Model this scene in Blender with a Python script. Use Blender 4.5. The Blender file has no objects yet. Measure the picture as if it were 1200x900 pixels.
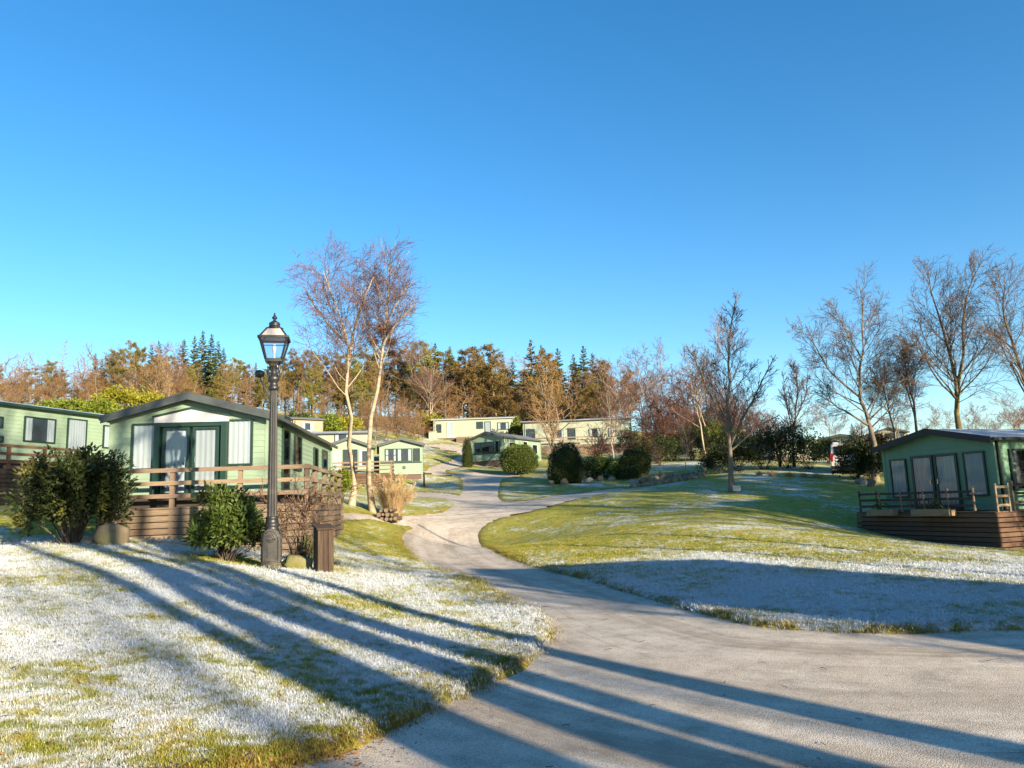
import bpy, math, random
import numpy as np

# ---------------------------------------------------------------- camera, sky, sun, exposure
SC = bpy.context.scene
COL = SC.collection
F_PX = 901.0                       # focal length in pixels of a 1200 px wide picture
PITCH, ROLL, EYE = math.radians(8.8), math.radians(-2.0), 1.6
cam_data = bpy.data.cameras.new("camera")
cam_data.sensor_fit = 'HORIZONTAL'
cam_data.sensor_width = 36.0
cam_data.lens = 36.0 * F_PX / 1200.0
cam_data.clip_start, cam_data.clip_end = 0.05, 3000.0
cam = bpy.data.objects.new("camera", cam_data)
COL.objects.link(cam)
cam.location = (0, 0, EYE)
def _rx(a): return np.array([[1, 0, 0], [0, math.cos(a), -math.sin(a)], [0, math.sin(a), math.cos(a)]])
def _rz(a): return np.array([[math.cos(a), -math.sin(a), 0], [math.sin(a), math.cos(a), 0], [0, 0, 1]])
CAM_R = _rx(math.pi / 2 + PITCH) @ _rz(ROLL)
import mathutils
cam.rotation_euler = mathutils.Matrix(CAM_R.tolist()).to_euler()
SC.camera = cam

SUN_AZ = math.radians(40.0)        # sun stands behind the viewer, to the right
SUN_EL = math.radians(15.0)
SUN_DIR = np.array([math.sin(SUN_AZ) * math.cos(SUN_EL), -math.cos(SUN_AZ) * math.cos(SUN_EL), math.sin(SUN_EL)])
SHADOW = np.array([-math.sin(SUN_AZ), math.cos(SUN_AZ)])
world = bpy.data.worlds.new("World")
SC.world = world
world.use_nodes = True
wn, wl = world.node_tree.nodes, world.node_tree.links
bg = wn["Background"]
sky = wn.new("ShaderNodeTexSky")
sky.sky_type = 'NISHITA'
sky.sun_disc = False
sky.sun_elevation = SUN_EL
sky.sun_rotation = math.atan2(SUN_DIR[0], SUN_DIR[1])
sky.altitude = 100.0
sky.air_density = 1.0
sky.dust_density = 0.3
sky.ozone_density = 2.6
hs = wn.new("ShaderNodeHueSaturation")
hs.inputs["Saturation"].default_value = 1.3
hs.inputs["Hue"].default_value = 0.499
wl.new(sky.outputs[0], hs.inputs["Color"])
wl.new(hs.outputs[0], bg.inputs[0])
bg.inputs[1].default_value = 0.093
sun_data = bpy.data.lights.new("sun", 'SUN')
sun_data.energy = 5.0
sun_data.angle = math.radians(0.53)
sun_data.color = (1.0, 0.83, 0.60)
sun = bpy.data.objects.new("sun", sun_data)
COL.objects.link(sun)
sun.location = (40, -50, 40)
sun.rotation_euler = mathutils.Vector((-SUN_DIR).tolist()).to_track_quat('-Z', 'Y').to_euler()
SC.view_settings.view_transform = 'Standard'
SC.view_settings.look = 'None'
SC.view_settings.exposure = 1.5
SC.view_settings.gamma = 1.0
SC.view_settings.use_curve_mapping = False
SC.cycles.max_bounces = 5
SC.cycles.diffuse_bounces = 2
SC.cycles.glossy_bounces = 2
SC.cycles.transparent_max_bounces = 8
SC.cycles.caustics_reflective = False
SC.cycles.caustics_refractive = False
SC.cycles.use_denoising = True

# ---------------------------------------------------------------- generic helpers
def ray(px, py):
    d = CAM_R @ np.array([(px - 600.0) / F_PX, -(py - 450.0) / F_PX, -1.0])
    return d
def at(px, py, Y):
    """world point seen at (px, py) of the 1200x900 photograph at forward distance Y"""
    d = ray(px, py)
    return np.array([0, 0, EYE]) + d * (Y / d[1])
def at_z(px, py, z):
    d = ray(px, py)
    return np.array([0, 0, EYE]) + d * ((z - EYE) / d[2])

def mesh_np(name, V, Fs):
    """fast mesh from a vertex array and a list of face-index arrays"""
    V = np.asarray(V, dtype=np.float32).reshape(-1, 3)
    Fs = [np.asarray(f, dtype=np.int32) for f in Fs if len(f)]
    me = bpy.data.meshes.new(name)
    me.vertices.add(len(V))
    me.vertices.foreach_set("co", V.ravel())
    if Fs:
        idx = np.concatenate([f.ravel() for f in Fs])
        tot = np.concatenate([np.full(len(f), f.shape[1], dtype=np.int32) for f in Fs])
        start = np.concatenate([[0], np.cumsum(tot)[:-1]]).astype(np.int32)
        me.loops.add(len(idx))
        me.loops.foreach_set("vertex_index", idx)
        me.polygons.add(len(tot))
        me.polygons.foreach_set("loop_start", start)
        me.polygons.foreach_set("loop_total", tot)
    me.update(calc_edges=True)
    return me

def link(name, data, mat=None, parent=None, smooth=False):
    o = bpy.data.objects.new(name, data)
    COL.objects.link(o)
    if data is not None and mat is not None and not data.materials:
        data.materials.append(mat)
    if parent is not None:
        o.parent = parent
    if smooth and data is not None:
        data.polygons.foreach_set("use_smooth", [True] * len(data.polygons))
    return o

def tag(o, label=None, cat=None, group=None, kind=None):
    if label: o["label"] = label
    if cat: o["category"] = cat
    if group: o["group"] = group
    if kind: o["kind"] = kind
    return o

def empty(name, loc, rz=0.0, label=None, cat=None, group=None):
    o = bpy.data.objects.new(name, None)
    o.empty_display_size = 0.3
    COL.objects.link(o)
    o.location = tuple(float(v) for v in loc)
    o.rotation_euler = (0, 0, rz)
    return tag(o, label, cat, group)

class MB:
    def __init__(s): s.v, s.f = [], []
    def add(s, v, f):
        n = len(s.v)
        s.v += [tuple(map(float, p)) for p in v]
        s.f += [tuple(i + n for i in q) for q in f]
        return s
    def box(s, x0, x1, y0, y1, z0, z1):
        v = [(x, y, z) for z in (z0, z1) for y in (y0, y1) for x in (x0, x1)]
        f = [(0, 2, 3, 1), (4, 5, 7, 6), (0, 1, 5, 4), (2, 6, 7, 3), (0, 4, 6, 2), (1, 3, 7, 5)]
        return s.add(v, f)
    def bar(s, a, b, w, h=None, up=(0, 0, 1)):
        a, b = np.array(a, float), np.array(b, float)
        h = h or w
        t = b - a; t /= np.linalg.norm(t)
        u = np.cross(t, up)
        if np.linalg.norm(u) < 1e-4: u = np.cross(t, (1, 0, 0))
        u /= np.linalg.norm(u); k = np.cross(u, t)
        v = []
        for p in (a, b):
            for (i, j) in ((-1, -1), (1, -1), (1, 1), (-1, 1)):
                v.append(p + u * i * w / 2 + k * j * h / 2)
        return s.add(v, [(0, 1, 2, 3), (7, 6, 5, 4), (0, 4, 5, 1), (1, 5, 6, 2), (2, 6, 7, 3), (3, 7, 4, 0)])
    def lathe(s, prof, n=16, c=(0, 0), flute=0.0, phase=0.0):
        v, f = [], []
        for (r, z) in prof:
            for k in range(n):
                a = 2 * math.pi * k / n + phase
                rr = r * (1 - flute * (k % 2))
                v.append((c[0] + rr * math.cos(a), c[1] + rr * math.sin(a), z))
        m = len(prof)
        for i in range(m - 1):
            for k in range(n):
                f.append((i * n + k, i * n + (k + 1) % n, (i + 1) * n + (k + 1) % n, (i + 1) * n + k))
        f.append(tuple(reversed(range(n)))); f.append(tuple((m - 1) * n + k for k in range(n)))
        return s.add(v, f)
    def tube(s, pts, rads, n=6):
        V, Fq = tubes(np.array([pts], float), np.array([rads], float), n)
        return s.add(V, Fq.tolist())
    def prism(s, poly, y0, y1):
        """polygon in (x, z) extruded along y"""
        n = len(poly)
        v = [(x, y0, z) for x, z in poly] + [(x, y1, z) for x, z in poly]
        f = [tuple(range(n)), tuple(reversed(range(n, 2 * n)))]
        f += [(i, i + n, (i + 1) % n + n, (i + 1) % n) for i in range(n)]
        return s.add(v, f)
    def build(s, name, mat, parent=None, smooth=False, bevel=0.0):
        me = bpy.data.meshes.new(name)
        me.from_pydata(s.v, [], s.f)
        me.update()
        import bmesh
        bm = bmesh.new(); bm.from_mesh(me)
        bmesh.ops.recalc_face_normals(bm, faces=bm.faces)
        bm.to_mesh(me); bm.free()
        o = link(name, me, mat, parent, smooth)
        if bevel:
            m = o.modifiers.new("bevel", 'BEVEL'); m.width = bevel; m.segments = 2; m.limit_method = 'ANGLE'
        return o

def tubes(paths, rads, S):
    """paths (N,P,3), rads (N,P) -> verts, quads"""
    N, P, _ = paths.shape
    t = np.empty_like(paths)
    t[:, 1:-1] = paths[:, 2:] - paths[:, :-2]
    t[:, 0] = paths[:, 1] - paths[:, 0]
    t[:, -1] = paths[:, -1] - paths[:, -2]
    t /= np.linalg.norm(t, axis=2, keepdims=True) + 1e-9
    ref = np.tile(np.array([0.31, 0.17, 0.93]), (N, P, 1))
    bad = np.abs((t * ref).sum(2)) > 0.9
    ref[bad] = (0.93, -0.3, 0.1)
    u = np.cross(t, ref); u /= np.linalg.norm(u, axis=2, keepdims=True) + 1e-9
    k = np.cross(t, u)
    a = np.arange(S) * 2 * math.pi / S
    V = paths[:, :, None, :] + rads[:, :, None, None] * (u[:, :, None, :] * np.cos(a)[None, None, :, None] + k[:, :, None, :] * np.sin(a)[None, None, :, None])
    base = (np.arange(N)[:, None, None] * P + np.arange(P - 1)[None, :, None]) * S
    i = np.arange(S)[None, None, :]
    j = (i + 1) % S
    q = np.stack([base + i, base + j, base + S + j, base + S + i], axis=-1).reshape(-1, 4)
    return V.reshape(-1, 3), q

def join_np(parts):
    V, Fq, n = [], [], 0
    for v, f in parts:
        V.append(v); Fq.append(np.asarray(f) + n); n += len(v)
    return np.concatenate(V), Fq

# ---------------------------------------------------------------- materials
MATS = {}
def ramp(nt, fac, stops):
    r = nt.nodes.new("ShaderNodeValToRGB")
    while len(r.color_ramp.elements) < len(stops): r.color_ramp.elements.new(0.5)
    for e, (p, c) in zip(r.color_ramp.elements, stops):
        e.position = p; e.color = (*c, 1) if len(c) == 3 else c
    nt.links.new(fac, r.inputs[0])
    return r.outputs[0]
def noise(nt, vec, scale, detail=4, rough=0.55, dist=0.0):
    n = nt.nodes.new("ShaderNodeTexNoise")
    n.inputs["Scale"].default_value = scale
    n.inputs["Detail"].default_value = detail
    n.inputs["Roughness"].default_value = rough
    n.inputs["Distortion"].default_value = dist
    if vec is not None: nt.links.new(vec, n.inputs["Vector"])
    return n.outputs["Fac"]
def math_n(nt, op, a, b=None, c=None, clamp=False):
    m = nt.nodes.new("ShaderNodeMath"); m.operation = op; m.use_clamp = clamp
    for i, x in enumerate((a, b, c)):
        if x is None: continue
        if isinstance(x, (int, float)): m.inputs[i].default_value = x
        else: nt.links.new(x, m.inputs[i])
    return m.outputs[0]
def mixc(nt, fac, a, b, mode='MIX'):
    m = nt.nodes.new("ShaderNodeMix"); m.data_type = 'RGBA'; m.blend_type = mode
    for i, x in ((0, fac), (6, a), (7, b)):
        if isinstance(x, (int, float)): m.inputs[i].default_value = x
        elif isinstance(x, tuple): m.inputs[i].default_value = (*x, 1)
        else: nt.links.new(x, m.inputs[i])
    return m.outputs[2]
def smooth(nt, x, a, b):
    m = nt.nodes.new("ShaderNodeMapRange"); m.interpolation_type = 'SMOOTHSTEP'
    m.inputs[1].default_value = a; m.inputs[2].default_value = b
    nt.links.new(x, m.inputs[0])
    return m.outputs[0]
def bump(nt, bsdf, h, strength=0.4, dist=0.02):
    b = nt.nodes.new("ShaderNodeBump"); b.inputs["Strength"].default_value = strength
    b.inputs["Distance"].default_value = dist
    nt.links.new(h, b.inputs["Height"]); nt.links.new(b.outputs[0], bsdf.inputs["Normal"])

def mat(name, c1, c2=None, scale=6.0, rough=0.75, stretch=(1, 1, 1), bmp=0.0, bscale=None, rnd=0.0, metallic=0.0,
        spec=0.4, coord='Object', trans=0.0, detail=5, lo=0.3, hi=0.7, c3=None):
    m = bpy.data.materials.new(name); m.use_nodes = True
    nt = m.node_tree; b = nt.nodes["Principled BSDF"]
    tc = nt.nodes.new("ShaderNodeTexCoord")
    mp = nt.nodes.new("ShaderNodeMapping"); mp.inputs["Scale"].default_value = stretch
    if coord == 'World':
        g = nt.nodes.new("ShaderNodeNewGeometry"); nt.links.new(g.outputs["Position"], mp.inputs[0])
    else:
        nt.links.new(tc.outputs[coord], mp.inputs[0])
    c2 = c2 or tuple(x * 0.8 for x in c1)
    n = noise(nt, mp.outputs[0], scale, detail)
    col = ramp(nt, n, [(lo, c1), (hi, c2)])
    if c3 is not None:
        n3 = noise(nt, mp.outputs[0], scale * 0.27, 3)
        col = mixc(nt, smooth(nt, n3, 0.52, 0.66), col, c3)
    if rnd:
        oi = nt.nodes.new("ShaderNodeObjectInfo")
        v = math_n(nt, 'MULTIPLY_ADD', oi.outputs["Random"], 2 * rnd, 1 - rnd)
        h = nt.nodes.new("ShaderNodeHueSaturation")
        nt.links.new(v, h.inputs["Value"]); nt.links.new(col, h.inputs["Color"])
        hv = math_n(nt, 'MULTIPLY_ADD', oi.outputs["Random"], 0.03 * (rnd / 0.25), 0.5 - 0.015 * (rnd / 0.25))
        nt.links.new(hv, h.inputs["Hue"])
        col = h.outputs[0]
    nt.links.new(col, b.inputs["Base Color"])
    b.inputs["Roughness"].default_value = rough
    b.inputs["Metallic"].default_value = metallic
    b.inputs["Specular IOR Level"].default_value = spec
    if bmp:
        bump(nt, b, noise(nt, mp.outputs[0], bscale or scale * 4, 6), bmp, 0.02)
    if trans:
        t = nt.nodes.new("ShaderNodeBsdfTranslucent"); nt.links.new(col, t.inputs[0])
        mx = nt.nodes.new("ShaderNodeMixShader"); mx.inputs[0].default_value = trans
        nt.links.new(b.outputs[0], mx.inputs[1]); nt.links.new(t.outputs[0], mx.inputs[2])
        nt.links.new(mx.outputs[0], nt.nodes["Material Output"].inputs[0])
    MATS[name] = m
    return m

def glass_mat(name, tint=(0.9, 0.95, 0.97), base=0.06):
    m = bpy.data.materials.new(name); m.use_nodes = True
    nt = m.node_tree; nt.nodes.remove(nt.nodes["Principled BSDF"])
    tr = nt.nodes.new("ShaderNodeBsdfTransparent"); tr.inputs[0].default_value = (*tint, 1)
    gl = nt.nodes.new("ShaderNodeBsdfGlossy"); gl.inputs["Roughness"].default_value = 0.04
    fr = nt.nodes.new("ShaderNodeFresnel"); fr.inputs[0].default_value = 1.22
    f = math_n(nt, 'MULTIPLY_ADD', fr.outputs[0], 1.0, base, clamp=True)
    mx = nt.nodes.new("ShaderNodeMixShader")
    nt.links.new(f, mx.inputs[0]); nt.links.new(tr.outputs[0], mx.inputs[1]); nt.links.new(gl.outputs[0], mx.inputs[2])
    nt.links.new(mx.outputs[0], nt.nodes["Material Output"].inputs[0])
    MATS[name] = m
    return m
# ---------------------------------------------------------------- terrain
CTRL = []
for (px, py, Y) in [
    (318, 668, 15.0), (378, 672, 14.7), (0, 640, 18.0), (150, 626, 19.6), (20, 590, 28.0), (400, 640, 22.0), (440, 606, 29.5),
    (425, 597, 32.0), (560, 597, 38.0), (565, 575, 48.0), (560, 558, 58.0), (520, 553, 60.0), (650, 590, 36.0), (735, 572, 46.0),
    (858, 578, 35.0), (800, 620, 24.0), (1000, 620, 25.5), (900, 600, 29.0), (1145, 645, 21.5), (1022, 632, 25.5), (960, 566, 40.0),
    (850, 558, 45.0), (700, 561, 52.0), (470, 567, 56.0), (400, 580, 46.0), (575, 549, 67.0), (550, 518, 88.0), (670, 533, 79.0),
    (985, 540, 62.0), (1040, 518, 88.0), (875, 541, 57.0), (60, 492, 68.0), (180, 493, 68.0), (335, 509, 69.0), (375, 537, 60.0), (400, 540, 58.0), (430, 542, 63.0), (100, 480, 108.0),
    (300, 480, 108.0), (500, 492, 108.0), (700, 503, 108.0), (850, 512, 110.0), (1000, 520, 120.0), (1200, 522, 120.0),
    (250, 545, 40.0), (60, 545, 42.0), (1200, 560, 45.0), (1100, 560, 42.0), (505, 530, 74.0)]:
    CTRL.append(at(px, py, Y))
for (px, py, z) in [
    (600, 885, 0.0), (1000, 850, -0.03), (1150, 800, -0.08), (300, 890, 0.10), (100, 850, 0.22), (645, 752, 0.0), (760, 720, 0.0),
    (520, 668, 0.02), (515, 640, 0.05), (100, 700, 0.55), (300, 760, 0.28), (450, 740, 0.2), (560, 720, 0.1), (900, 741, 0.02),
    (1200, 744, -0.06), (1100, 690, 0.0), (800, 670, 0.1), (600, 640, 0.15), (850, 780, -0.02), (200, 660, 0.75)]:
    CTRL.append(at_z(px, py, z))
for p in [(0, 0, 0), (-4, -4, 0.05), (5, -5, -0.08), (0, -20, 0.0), (20, -18, -0.5), (-20, -10, 0.7), (-16, 4, 0.9), (16, 2, -0.25),
          (25, 14, -0.4), (30, 28, 0.6), (-30, 20, 2.6), (-45, 45, 7.0), (45, 45, 2.5), (0, -60, 0), (60, -40, -1), (-60, -30, 2),
          (-110, 60, 10), (110, 60, 4), (-120, 120, 15), (120, 130, 9), (0, 180, 16), (-120, 220, 19), (120, 220, 11), (0, 320, 18),
          (-250, 300, 20), (250, 300, 12), (250, 50, 4), (-250, 50, 12), (0, -200, 0), (250, -150, 0), (-250, -150, 3)]:
    CTRL.append(np.array(p, float))
CTRL = np.array(CTRL)
_c2 = 3.5 ** 2
def _phi(x, y):
    return np.sqrt((x[:, None] - CTRL[None, :, 0]) ** 2 + (y[:, None] - CTRL[None, :, 1]) ** 2 + _c2)
_A = _phi(CTRL[:, 0], CTRL[:, 1])
_n = len(CTRL)
_lam = 0.12 * np.eye(_n)
_K = np.zeros((_n + 1, _n + 1)); _K[:_n, :_n] = _A - _lam; _K[:_n, _n] = 1; _K[_n, :_n] = 1
_w = np.linalg.solve(_K, np.concatenate([CTRL[:, 2], [0]]))
def H(x, y):
    x, y = np.atleast_1d(np.asarray(x, float)), np.atleast_1d(np.asarray(y, float))
    out = np.empty(x.shape)
    xf, yf, of = x.ravel(), y.ravel(), out.ravel()
    for i in range(0, len(xf), 40000):
        of[i:i + 40000] = _phi(xf[i:i + 40000], yf[i:i + 40000]) @ _w[:_n] + _w[_n]
    r = np.hypot(xf, yf)
    of += 0.015 * np.clip((r - 3) / 6, 0, 1) * (np.sin(xf * 1.1 + 0.6 * yf) + np.sin(yf * 0.83 - 0.5 * xf + 1.3))
    return of.reshape(x.shape)
TURF = 0.045
def ground(x, y): return float(H(x, y)[0]) + TURF
_T = np.geomspace(2.0, 260.0, 700)
def G(px, py):
    """ground point under a pixel of the photograph"""
    d = ray(px, py); d = d / d[1]
    p = np.array([0, 0, EYE])[None] + d[None] * _T[:, None]
    below = p[:, 2] < H(p[:, 0], p[:, 1])
    if not below.any(): return p[-1]
    i = int(np.argmax(below)); lo, hi = _T[max(i - 1, 0)], _T[i]
    for _ in range(18):
        m = (lo + hi) / 2; q = np.array([0, 0, EYE]) + d * m
        if q[2] < H(q[0], q[1])[0]: hi = m
        else: lo = m
    return np.array([0, 0, EYE]) + d * hi

def chaikin(p, it=2):
    p = np.array(p, float)
    for _ in range(it):
        q = np.roll(p, -1, axis=0)
        p = np.stack([0.75 * p + 0.25 * q, 0.25 * p + 0.75 * q], 1).reshape(-1, 2)
    return p
def g2(pts): return [tuple(G(*p)[:2]) for p in pts]
LEFT_EDGE = [(368, 899), (440, 868), (520, 832), (585, 800), (630, 772), (650, 750), (648, 738), (628, 717), (580, 694), (530, 673),
             (492, 655), (476, 641), (474, 631), (482, 620), (500, 612), (522, 602), (536, 592), (543, 581), (546, 570), (546, 562), (538, 557)]
RIGHT_EDGE = [(590, 556), (583, 564), (580, 576), (581, 588), (604, 588), (632, 585), (660, 580), (692, 576), (732, 571),
              (732, 575), (695, 581), (655, 590), (622, 599), (600, 603), (580, 608), (563, 616), (556, 625), (558, 633), (566, 642),
              (586, 653), (612, 661), (650, 671), (700, 685), (760, 702), (830, 722), (900, 738), (960, 742), (1040, 743), (1199, 740)]
near_l = [(-14, -8), (-14, -4), (-7.5, 0.8), (-3.6, 3.2)]
near_r = [(16, 8.8), (32, 8.0), (34, 2.5), (14, -0.5), (6, -3.5)]
ROADS = [chaikin(near_l + g2(LEFT_EDGE) + g2(RIGHT_EDGE) + near_r),
         chaikin(g2([(488, 551), (520, 553.5), (600, 555), (612, 558), (580, 562), (540, 558.5), (495, 554.5)])),
         chaikin(g2([(484, 576), (520, 578), (546, 584), (548, 594), (520, 584), (484, 581)])),
         chaikin(g2([(394, 604), (450, 605), (500, 603), (525, 601), (500, 613), (450, 611), (394, 611)])),
         chaikin(g2([(500, 553), (512, 545), (535, 538), (548, 532), (520, 527), (498, 522), (522, 519), (548, 524), (566, 533), (548, 543), (522, 553)]))]
def road_sd(x, y):
    """signed distance to the road edge, negative on the road"""
    best = np.full(len(x), 1e9)
    for P in ROADS:
        Q = np.roll(P, -1, axis=0)
        lo, hi = P.min(0) - 3, P.max(0) + 3
        sel = np.where((x > lo[0]) & (x < hi[0]) & (y > lo[1]) & (y < hi[1]))[0]
        for s in range(0, len(sel), 20000):
            k = sel[s:s + 20000]
            px, py = x[k][:, None], y[k][:, None]
            ex, ey = Q[:, 0] - P[:, 0], Q[:, 1] - P[:, 1]
            t = np.clip(((px - P[:, 0]) * ex + (py - P[:, 1]) * ey) / (ex * ex + ey * ey + 1e-12), 0, 1)
            d = np.sqrt((px - P[:, 0] - t * ex) ** 2 + (py - P[:, 1] - t * ey) ** 2).min(1)
            cr = ((P[:, 1] > py) != (Q[:, 1] > py)) & (px < P[:, 0] + (py - P[:, 1]) / (Q[:, 1] - P[:, 1] + 1e-12) * ex)
            ins = (cr.sum(1) % 2) == 1
            best[k] = np.minimum(best[k], np.where(ins, -d, d))
    return np.where(best > 1e8, 9.0, best)

def vnoise(x, y, s, seed=0):
    """cheap smooth value noise"""
    x, y = x / s, y / s
    xi, yi = np.floor(x).astype(int), np.floor(y).astype(int)
    fx, fy = x - xi, y - yi
    fx, fy = fx * fx * (3 - 2 * fx), fy * fy * (3 - 2 * fy)
    def h(a, b):
        v = np.sin(a * 127.1 + b * 311.7 + seed * 17.3) * 43758.5453
        return v - np.floor(v)
    return (h(xi, yi) * (1 - fx) + h(xi + 1, yi) * fx) * (1 - fy) + (h(xi, yi + 1) * (1 - fx) + h(xi + 1, yi + 1) * fx) * fy

def frost_amount(x, y):
    """how much hoar frost lies on the turf: cold hollows keep it, the upper lawn has thawed"""
    r = np.hypot(x, y)
    left = x < (0.02 * y - 0.2)
    fl = 0.64 - 0.08 * np.clip((6.6 - r) / 2.2, 0, 1) * (1 - 0.3 * vnoise(x, y, 0.9, 3))
    fl = fl + 0.22 * np.clip((6.2 - r) / 1.2, 0, 1)
    fl = fl - 0.55 * np.clip((y - 17.5) / 6, 0, 1)
    fr = 0.80 - 0.42 * np.clip((y - 15.0) / 5.0, 0, 1) - 0.3 * np.clip((y - 20) / 10, 0, 1)
    fr = np.maximum(fr, 0.08 + 0.16 * vnoise(x, y, 3.0, 9))
    f = np.where(left, fl, fr)
    far = np.clip((y - 30) / 8, 0, 1)
    f = f * (1 - far) + far * (0.14 + 0.3 * vnoise(x, y, 6.0, 5))
    return f + 0.45 * (vnoise(x, y, 2.2, 1) - 0.5) + 0.25 * (vnoise(x * 0.7 + y * 0.4, y, 0.8, 2) - 0.5)

WARM = [(G(*p)[0], G(*p)[1], r) for p, r in (((88, 618), 1.3), ((264, 660), 0.95), ((318, 667), 0.7), ((378, 671), 0.55), ((150, 622), 0.8), ((40, 612), 1.0))]
def sheltered(x, y):
    """no frost under the bushes and along the deck"""
    f = np.zeros(len(x))
    for wx, wy, r in WARM: f = np.maximum(f, np.exp(-(((x - wx) ** 2 + (y - wy) ** 2) / r ** 2) ** 2))
    return f
def terrain_arrays():
    a1 = np.radians(np.arange(-45, 45.01, 0.21))
    a2 = np.radians(np.arange(49, 312, 4.0))
    ang = np.concatenate([a1, a2])
    rad = np.geomspace(0.5, 700.0, 455)
    A, R = np.meshgrid(ang, rad)
    x, y = (R * np.sin(A)).ravel(), (R * np.cos(A)).ravel()
    nr, na = len(rad), len(ang)
    i = np.arange(nr - 1)[:, None] * na
    j = np.arange(na)[None, :]; k = (j + 1) % na
    quads = np.stack([i + j, i + k, i + na + k, i + na + j], -1).reshape(-1, 4)
    quads = quads[:, ::-1]
    return x, y, quads, na
TX, TY, TQ, TNA = terrain_arrays()
TSD = road_sd(TX, TY)
TH = H(TX, TY)
rr = np.hypot(TX, TY)
edge_n = 0.10 * (vnoise(TX, TY, 0.35, 7) - 0.5) + 0.16 * (vnoise(TX, TY, 1.1, 8) - 0.5)
near_w = np.clip(1.6 - rr / 30, 0.25, 1)
e = np.clip((TSD + edge_n * near_w + 0.05) / (0.16 + 0.006 * rr), 0, 1)
e = e * e * (3 - 2 * e)
lump = 0.022 * (vnoise(TX, TY, 0.45, 11) - 0.5) + 0.012 * (vnoise(TX, TY, 0.16, 12) - 0.5)
TZ = TH + e * (TURF + lump + 0.035 * np.exp(-np.clip(TSD, 0, 5) / 0.35)) - (1 - e) * 0.06
FROST = frost_amount(TX, TY) - 0.6 * sheltered(TX, TY) - 0.7 * np.exp(-np.clip(TSD, 0, 9) / np.where(TX < 0.02 * TY - 0.2, 0.2, 0.11))
SOIL = np.clip(1.1 * np.exp(-np.clip(TSD, 0, 9) / 0.28), 0, 1)

def lawn_material(name, atype):
    m = bpy.data.materials.new(name); m.use_nodes = True
    nt = m.node_tree; b = nt.nodes["Principled BSDF"]
    g = nt.nodes.new("ShaderNodeNewGeometry"); pos = g.outputs["Position"]
    def attr(n):
        a = nt.nodes.new("ShaderNodeAttribute"); a.attribute_type = atype; a.attribute_name = n
        return a.outputs["Fac"]
    n1 = noise(nt, pos, 1.1, 4, 0.6, 0.4); n2 = noise(nt, pos, 7.0, 5, 0.65); n3 = noise(nt, pos, 38.0, 4, 0.7)
    v = math_n(nt, 'MULTIPLY_ADD', math_n(nt, 'SUBTRACT', n1, 0.5), 1.5, attr("frost"))
    v = math_n(nt, 'MULTIPLY_ADD', math_n(nt, 'SUBTRACT', n2, 0.5), 2.1, v)
    v = math_n(nt, 'MULTIPLY_ADD', math_n(nt, 'SUBTRACT', n3, 0.5), 0.9, v)
    fm = smooth(nt, v, 0.22, 0.86)
    n4 = noise(nt, pos, 2.6, 5, 0.6)
    grass = ramp(nt, n4, [(0.34, (0.215, 0.24, 0.028)), (0.5, (0.33, 0.315, 0.045)), (0.66, (0.44, 0.34, 0.075))])
    n5 = noise(nt, pos, 22.0, 4, 0.6)
    grass = mixc(nt, smooth(nt, n5, 0.35, 0.75), grass, (0.09, 0.105, 0.018))
    n6 = noise(nt, pos, 14.0, 5, 0.7)
    s = math_n(nt, 'MULTIPLY', attr("soil"), smooth(nt, n6, 0.33, 0.62))
    grass = mixc(nt, s, grass, (0.105, 0.055, 0.018))
    white = ramp(nt, n6, [(0.3, (0.40, 0.44, 0.49)), (0.7, (0.63, 0.67, 0.71))])
    fm2 = math_n(nt, 'MULTIPLY', fm, 0.9)
    col = mixc(nt, fm2, grass, white)
    nt.links.new(col, b.inputs["Base Color"])
    b.inputs["Roughness"].default_value = 0.9
    b.inputs["Specular IOR Level"].default_value = 0.15
    if atype == 'GEOMETRY':
        hh = math_n(nt, 'MULTIPLY_ADD', n3, 0.6, n6)
        bump(nt, b, hh, 0.7, 0.02)
    return m

def vattr(me, name, arr):
    a = me.attributes.new(name, 'FLOAT', 'POINT')
    a.data.foreach_set("value", np.asarray(arr, dtype=np.float32))
lawn = mesh_np("ground", np.stack([TX, TY, TZ], 1), [TQ, np.arange(TNA)[None, :]])
vattr(lawn, "frost", FROST); vattr(lawn, "soil", SOIL)
lo_ = link("ground", lawn, lawn_material("lawn_frost", 'GEOMETRY'), smooth=True)
tag(lo_, kind="structure")

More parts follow.
